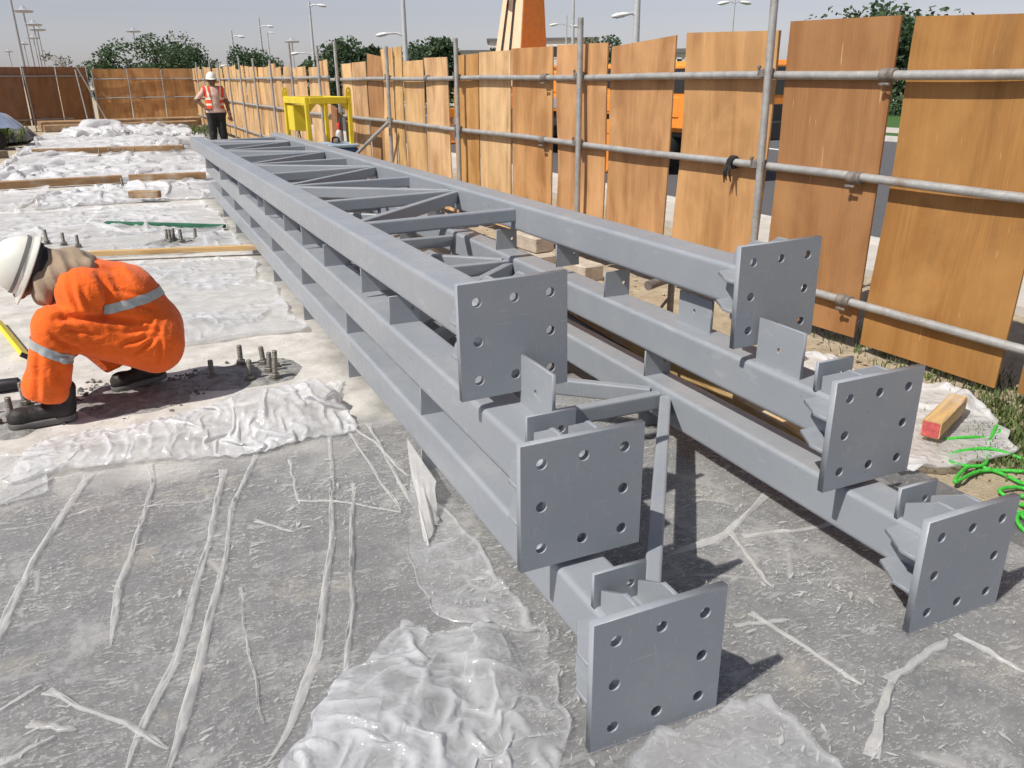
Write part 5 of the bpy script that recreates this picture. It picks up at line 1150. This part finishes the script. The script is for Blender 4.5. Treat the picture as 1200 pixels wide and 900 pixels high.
# ------------------------------------------------------------------ beyond the hoarding: crane, trees, lamps, masts, buildings
def mobile_crane():
    e = empty('mobile_crane', (9.1, 15.4, -.06)); e.scale = (.8, .8, .8); tag(e, 'orange mobile crane with its boom raised behind the hoarding', 'crane')
    m = MB(); m.bbox((0, 0, .95), (2.2, 13.4, .35), .03); m.build('chassis', 'crane_dark', e)
    m = MB(); m.bbox((.0, .6, 1.36), (2.5, 11.6, .42), .03); m.build('deck', 'crane_orange', e)
    m = MB(); m.bbox((.1, .6, 1.85), (1.9, 3.6, .56), .05); m.build('engine_cover', 'crane_orange', e)
    m = MB(); m.bbox((.1, 5.2, 1.95), (2.3, 1.5, .75), .06); m.build('counterweight', 'crane_orange', e)
    for k in range(5): m = MB(); m.bbox((-1.262, -2.6+k*2.0, 1.36), (.02, 1.5, .26), .004); m.build('locker_door', 'crane_grey' if k == 1 else 'crane_orange', e)
    c = link('driver_cab', MB().bbox((0, -5.6, 1.55), (2.45, 1.9, 1.34), .09).mesh('driver_cab', 'crane_orange', True, 30), e)
    for (p, d) in (((-1.231, -5.5, 1.86), (.012, 1.35, .46)), ((0, -6.556, 1.85), (2.1, .012, .5))): m = MB(); m.bbox(p, d, .003); m.build('window', 'glass', c)
    m = MB(); m.bbox((0, -6.56, 1.25), (1.8, .03, .36), .01); m.build('grille', 'crane_dark', c)
    c = link('operator_cab', MB().bbox((-.75, -1.9, 1.84), (.8, 1.4, .76), .06).mesh('operator_cab', 'crane_orange', True, 30), e)
    for (p, d) in (((-1.153, -1.9, 1.92), (.012, 1.1, .42)), ((-.75, -2.603, 1.92), (.66, .012, .42))): m = MB(); m.bbox(p, d, .003); m.build('window', 'glass', c)
    for y in (-4.3, -2.7, 2.4, 4.0, 5.6):
        for x in (-1.0, 1.0):
            w = MB().lathe([(.20, -.17), (.52, -.17), (.57, -.08), (.57, .08), (.52, .17), (.20, .17)], (x, y, .57), 24, Matrix.Rotation(R(90), 3, 'Y')).build('wheel', 'rubber', e, True, 40)
            MB().lathe([(.06, -.18), (.29, -.175), (.29, .175), (.06, .18)], (x, y, .57), 16, Matrix.Rotation(R(90), 3, 'Y')).build('rim', 'crane_grey', w, True, 40)
    for y in (-3.5, 6.4):
        m = MB(); m.bbox((-1.5, y, .95), (.7, .3, .28), .01); m.bbox((-1.75, y, .48), (.16, .16, .8), .01); m.bbox((-1.75, y, .05), (.45, .45, .06), .01); m.build('outrigger', 'crane_orange', e)
    # boom: box section rising steeply from the turntable
    b0 = Vector((-.75, 3.25, 1.5)); b1 = Vector((.6, 3.7, 19.0)); d = (b1-b0).normalized()
    ax = Vector((-.95, -.30, 0)); ax = (ax-d*ax.dot(d)).normalized(); bx_ = d.cross(ax).normalized()
    def sect(w0, h0, w1, h1, s0, s1, name, mats, parent, shift=0.0):
        vv = []
        for s, w, h in ((s0, w0, h0), (s1, w1, h1)):
            for a, b in ((-1,-1),(1,-1),(1,1),(-1,1)): vv.append(b0+d*s+ax*(a*h/2+shift)+bx_*b*w/2)
        m = MB(); m.add(vv, [(0,1,2,3),(4,7,6,5),(0,4,5,1),(1,5,6,2),(2,6,7,3),(3,7,4,0)]); return m.build(name, mats, parent)
    bm_ = sect(1.20, 1.15, .56, .50, .2, 4.2, 'boom', 'crane_orange', e); sect(.56, .50, .44, .40, 4.2, 12.0, 'boom_section', 'crane_orange', e)
    vv = []
    for s, w, h in ((.2, 1.20, 1.15), (4.2, .56, .50)):       # pale cover over the left face of the boom
        for a, b in ((0, -1), (.03, -1), (.03, 1), (0, 1)): vv.append(b0+d*s+ax*(h/2+a+.001)+bx_*b*w/2*.985)
    m = MB(); m.add(vv, [(0,1,2,3),(4,7,6,5),(0,4,5,1),(1,5,6,2),(2,6,7,3),(3,7,4,0)]); sp = m.build('side_plate', 'crane_cream', bm_)
    for q in (-.2, .12):
        m = MB(); m.tube([b0+d*.4+ax*.64+bx_*q*1.2, b0+d*4.1+ax*.31+bx_*q*.55], .025, 6); m.build('hose', 'crane_dark', bm_, True)
    sect(.36, .34, .32, .30, 12.0, 17.0, 'boom_extension', 'crane_cream', e)
    m = MB(); m.bbox(b0+d*3.6+ax*1.3, (.9, .25, .12), .02); m.build('boom_bracket', 'crane_orange', e)
    return e
mobile_crane()
def leaves(m, c, r, n, size, rs):
    for _ in range(n):
        u = Vector((rs.gauss(0, 1), rs.gauss(0, 1), rs.gauss(0, 1))).normalized()*r*rs.random()**.45; u.z *= .75; p = c+u
        a = Vector((rs.gauss(0, 1), rs.gauss(0, 1), rs.gauss(0, .7))).normalized(); b = a.cross(Vector((rs.gauss(0, 1), rs.gauss(0, 1), rs.gauss(0, 1)))).normalized(); s = size*rs.uniform(.5, 1.3)
        m.add([p-a*s, p+b*s*.6, p+a*s, p-b*s*.6], [(0, 1, 2, 3)])
def tree(pos, h, rx, rz, label, seed, clumps=26, per=260, size=.12, mat='leaf', squash=1.0):
    rs = random.Random(seed); x, y = pos; e = empty('tree', (x, y, -.1)); tag(e, label, 'tree', 'trees beyond the hoarding')
    m = MB(); top = h-rz; m.tube([(0, 0, 0), (.05*rx, .03*rx, top*.5), (0, .05*rx, top)], [.07*h*.4+.05, .05*h*.4+.04, .03*h*.4+.03], 8)
    cs = []
    for k in range(clumps):
        a = rs.uniform(0, 6.28); q = rs.random()**.5; zz = rs.uniform(-.75, .8); rr = math.sqrt(max(.05, 1-zz*zz))*q
        cs.append(Vector((rx*rr*math.cos(a), rx*rr*math.sin(a), h-rz+rz*zz*squash)))
    for c in cs[:10]: m.tube([(0, 0, top*rs.uniform(.55, .95)), c*.5+Vector((0, 0, top*.5)), c], [.05+.01*h*.2, .04, .015], 5)
    m.build('trunk', 'bark', e, True)
    m = MB()
    for c in cs: leaves(m, c, rs.uniform(.30, .52)*min(rx, rz)*1.1, per, size, rs)
    m.build('crown', mat, e); return e
def far(px, py, d):
    v = _w+_r*(px-600)/FPX-_u*(py-450)/FPX; k = d/math.hypot(v[0], v[1]); return (v[0]*k, v[1]*k), CAM_H+v[2]*k
def tree_at(px, top, wpx, d, label, seed, **kw):
    (x, y), z = far(px, top, d); rx = wpx*d/FPX/2*1.08; tree((x, y), z+.1, rx, kw.pop('rz', max(1.2, (z)*.48)), label, seed, **kw)
tree_at(178, 42, 90, 70, 'broad green tree directly above the far hoarding, tallest of the left group', 1, clumps=34)
tree_at(256, 52, 96, 75, 'rounded green tree behind the standing man', 2, clumps=30)
tree_at(118, 71, 34, 80, 'small dark tree at the left end of the tree line', 3, clumps=14)
tree_at(212, 66, 60, 82, 'low green tree filling between the two left trees', 13, clumps=22)
tree_at(408, 47, 80, 45, 'leafy green tree behind the gap in the hoarding', 4, clumps=34, size=.12)
tree_at(372, 66, 44, 58, 'smaller tree left of the gap in the hoarding', 14, clumps=16)
tree_at(502, 43, 60, 50, 'dense dark tree right of the tall lamp pole', 5, clumps=30, size=.12)
tree_at(1040, 8, 125, 40, 'large dark green tree showing between the nearest plywood panels', 6, clumps=60, per=220, size=.12, rz=3.0)
tree_at(893, 38, 26, 60, 'narrow green tree glimpsed beside the nearest scaffold post', 7, clumps=14)
tree_at(712, 44, 60, 95, 'low far tree peeping over the plywood right of the crane', 8, clumps=18, size=.2)
tree_at(576, 50, 26, 80, 'small bush-like tree just left of the crane boom', 9, clumps=12)
tree_at(308, 68, 40, 90, 'hazy tree at the right end of the left tree group', 15, clumps=16)
e = empty('bare_tree', (*far(84, 100, 46)[0], -.1)); tag(e, 'spindly grey bare sapling above the shaded hoarding', 'tree'); m = MB(); rs = random.Random(4); tz = far(84, 84, 46)[1]
m.tube([(0, 0, 0), (0, 0, tz)], [.05, .03], 6)
for k in range(26):
    a = rs.uniform(-1, .5); b = rs.uniform(0, 6.28); q = Vector((-.25+.35*math.cos(b)-.25, .3*math.sin(b), tz+rs.uniform(.1, .9))); m.tube([(0, 0, tz-.1), q*.5+Vector((0, 0, tz*.5)), q], [.02, .012, .006], 4)
m.build('branches', 'mast_grey', e, True); m = MB()
for k in range(8): leaves(m, Vector((-.5+rs.uniform(-.5, .5), rs.uniform(-.3, .3), tz+rs.uniform(.3, .8))), .3, 25, .06, rs)
tag(m.build('twigs', 'leaf_dry', e), kind='stuff')
def lamp(px, base_top, top, d, label, arms, r=.09, low=None, cat='street lamp'):
    """px = column at the top; arms = [(side, drop_from_top, length)]"""
    (x, y), z = far(px, top, d); e = empty('street_lamp', (x, y, -.1)); tag(e, label, cat, 'street lamps beyond the hoarding'); z += .1
    m = MB(); m.tube([(0, 0, 0), (0, 0, z*.5), (0, 0, z)], [r*1.3, r, r*.7], 10); m.build('pole', 'pole_grey', e, True, 40)
    rx = Vector((_r0[0], _r0[1], 0))
    for (s, zz, ln) in arms:
        m = MB(); q = rx*s; m.tube([(0, 0, zz), q*ln*.5+Vector((0, 0, zz+.12)), q*ln+Vector((0, 0, zz+.1))], r*.4, 8); m.build('arm', 'pole_grey', e, True, 40)
        m = MB(); ang = math.atan2(q.y, q.x); rot = Matrix.Rotation(ang, 3, 'Z') @ Matrix.Rotation(R(8), 3, 'Y'); w = max(.55, ln*.55)
        vv = []; n = 12
        for k, (t, wd, th) in enumerate(((0, .07, .05), (.25, .13, .08), (.7, .15, .09), (1.0, .05, .04))):
            for i in range(n): a = 2*math.pi*i/n; vv.append(q*ln+Vector((0, 0, zz+.1))+rot @ Vector((t*w, wd*math.cos(a), th*math.sin(a))))
        m.add(vv, [(k*n+i, k*n+(i+1) % n, (k+1)*n+(i+1) % n, (k+1)*n+i) for k in range(3) for i in range(n)]+[tuple(range(n)), tuple(range(3*n, 4*n))]); m.build('lamp_head', 'lamp_white', e, True, 40)
    return e
def zat(py, d, px): return far(px, py, d)[1]+.1
lamp(469, 70, -60, 40, 'tall pale lamp pole with a low arm rising past the top of the picture', [(-1, zat(42, 40, 469), .75)], .11)
lamp(362, 78, 2, 55, 'grey lamp pole with a short arm at its top, above the yellow frame', [(1, zat(8, 55, 362), .5), (-1, zat(64, 55, 362), .9)], .09)
lamp(303, 80, 20, 75, 'thin lamp pole rising from the left tree group', [(1, zat(32, 75, 303), .6), (-1, zat(72, 75, 303), .9)], .09)
lamp(271, 80, 36, 75, 'shorter lamp pole just right of the standing man', [(1, zat(44, 75, 271), .5), (-1, zat(78, 75, 271), .7)], .09)
lamp(313, 80, 38, 110, 'faint far lamp pole with a small square head', [(1, zat(39, 110, 313), .3)], .10)
lamp(664, 50, 18, 60, 'small lamp post with a white head left of the scaffold post', [(-1, zat(30, 60, 664), .6), (1, zat(32, 60, 664), .3)], .07)
lamp(673, 50, -60, 60, 'slim pale mast beside the small lamp post', [], .10)
lamp(750, 46, -70, 30, 'thick grey lamp pole with two heads right of the scaffold post', [(-1, zat(20, 30, 750), .3), (-1, zat(-3, 30, 750), .35)], .12)
lamp(861, 38, 0, 45, 'twin-headed white street lamp above the wide plywood panel', [(-1, zat(5, 45, 861), .28), (1, zat(5, 45, 861), .28)], .06)
def mast(px, top, d, label, r=.22):
    (x, y), z = far(px, top, d); e = empty('high_mast', (x, y, -.1)); tag(e, label, 'light mast', 'high lighting masts on the horizon'); z += .1
    m = MB(); m.tube([(0, 0, 0), (0, 0, z)], [r*1.4, r*.7], 8); m.build('mast_pole', 'mast_grey', e, True, 40)
    m = MB(); m.lathe([(.3, 0), (2.0, .15), (2.2, .5), (.8, .9), (.2, 1.6)], (0, 0, z-.6), 10); m.build('lamp_ring', 'mast_grey', e, True, 40)
mast(7, -25, 160, 'nearest lighting mast at the far left, leaving the top of the picture'); mast(27, 12, 240, 'second lighting mast from the left, its head near the top edge')
mast(39, 28, 270, 'tallest mast of the close trio of lighting masts'); mast(44, 34, 290, 'right-hand mast of the close trio of lighting masts'); mast(39, 44, 360, 'low mast hidden among the close trio', .25)
mast(28, 51, 420, 'small faint lighting mast between the two tall ones', .25); mast(10, 60, 520, 'faintest tiny lighting mast at the left edge', .3)
mast(156, 36, 300, 'thin lighting mast rising behind the tallest left tree', .2); mast(342, 48, 260, 'thin mast between the two lamp poles by the yellow frame', .2)
def building(px0, px1, top, d, label, mat, floors=2, cols=5, dep=12):
    (x0, y0), z = far(px0, top, d); (x1, y1), _ = far(px1, top, d); a = Vector((x0, y0, 0)); b = Vector((x1, y1, 0)); w = (b-a).length; z += .1
    e = empty('building', a-Vector((0, 0, .1)), math.atan2((b-a).y, (b-a).x)); tag(e, label, 'building', 'low buildings on the horizon')
    m = MB(); m.box((w/2, dep/2, z/2), (w, dep, z)); m.build('wall', mat, e)
    m = MB(); m.box((w/2, dep/2, z+.15), (w+.6, dep+.6, .3)); m.build('roof', 'roof_dark', e)
    for f in range(floors):
        for c in range(cols):
            fr = MB().box((w*(c+.5)/cols, -.04, z*(f+.55)/floors), (w/cols*.6, .1, z/floors*.5)).build('window', 'lamp_white', e); MB().box((w*(c+.5)/cols, -.1, z*(f+.55)/floors), (w/cols*.5, .06, z/floors*.4)).build('pane', 'glass', fr)
building(528, 575, 62, 110, 'low white building over the plywood left of the crane', 'lamp_white'); building(573, 590, 48, 120, 'small pale block with greenery left of the boom', 'wall_pale')
building(628, 700, 47, 130, 'flat-roofed grey building behind the crane', 'wall_pale', 2, 8); building(782, 830, 62, 70, 'pale building with a dark roof glimpsed between two panels', 'wall_pale')
building(225, 330, 84, 150, 'long pale building low behind the left trees', 'wall_pale', 1, 12); building(395, 440, 82, 90, 'pale wall showing through the gap in the hoarding', 'lamp_white', 1, 3)
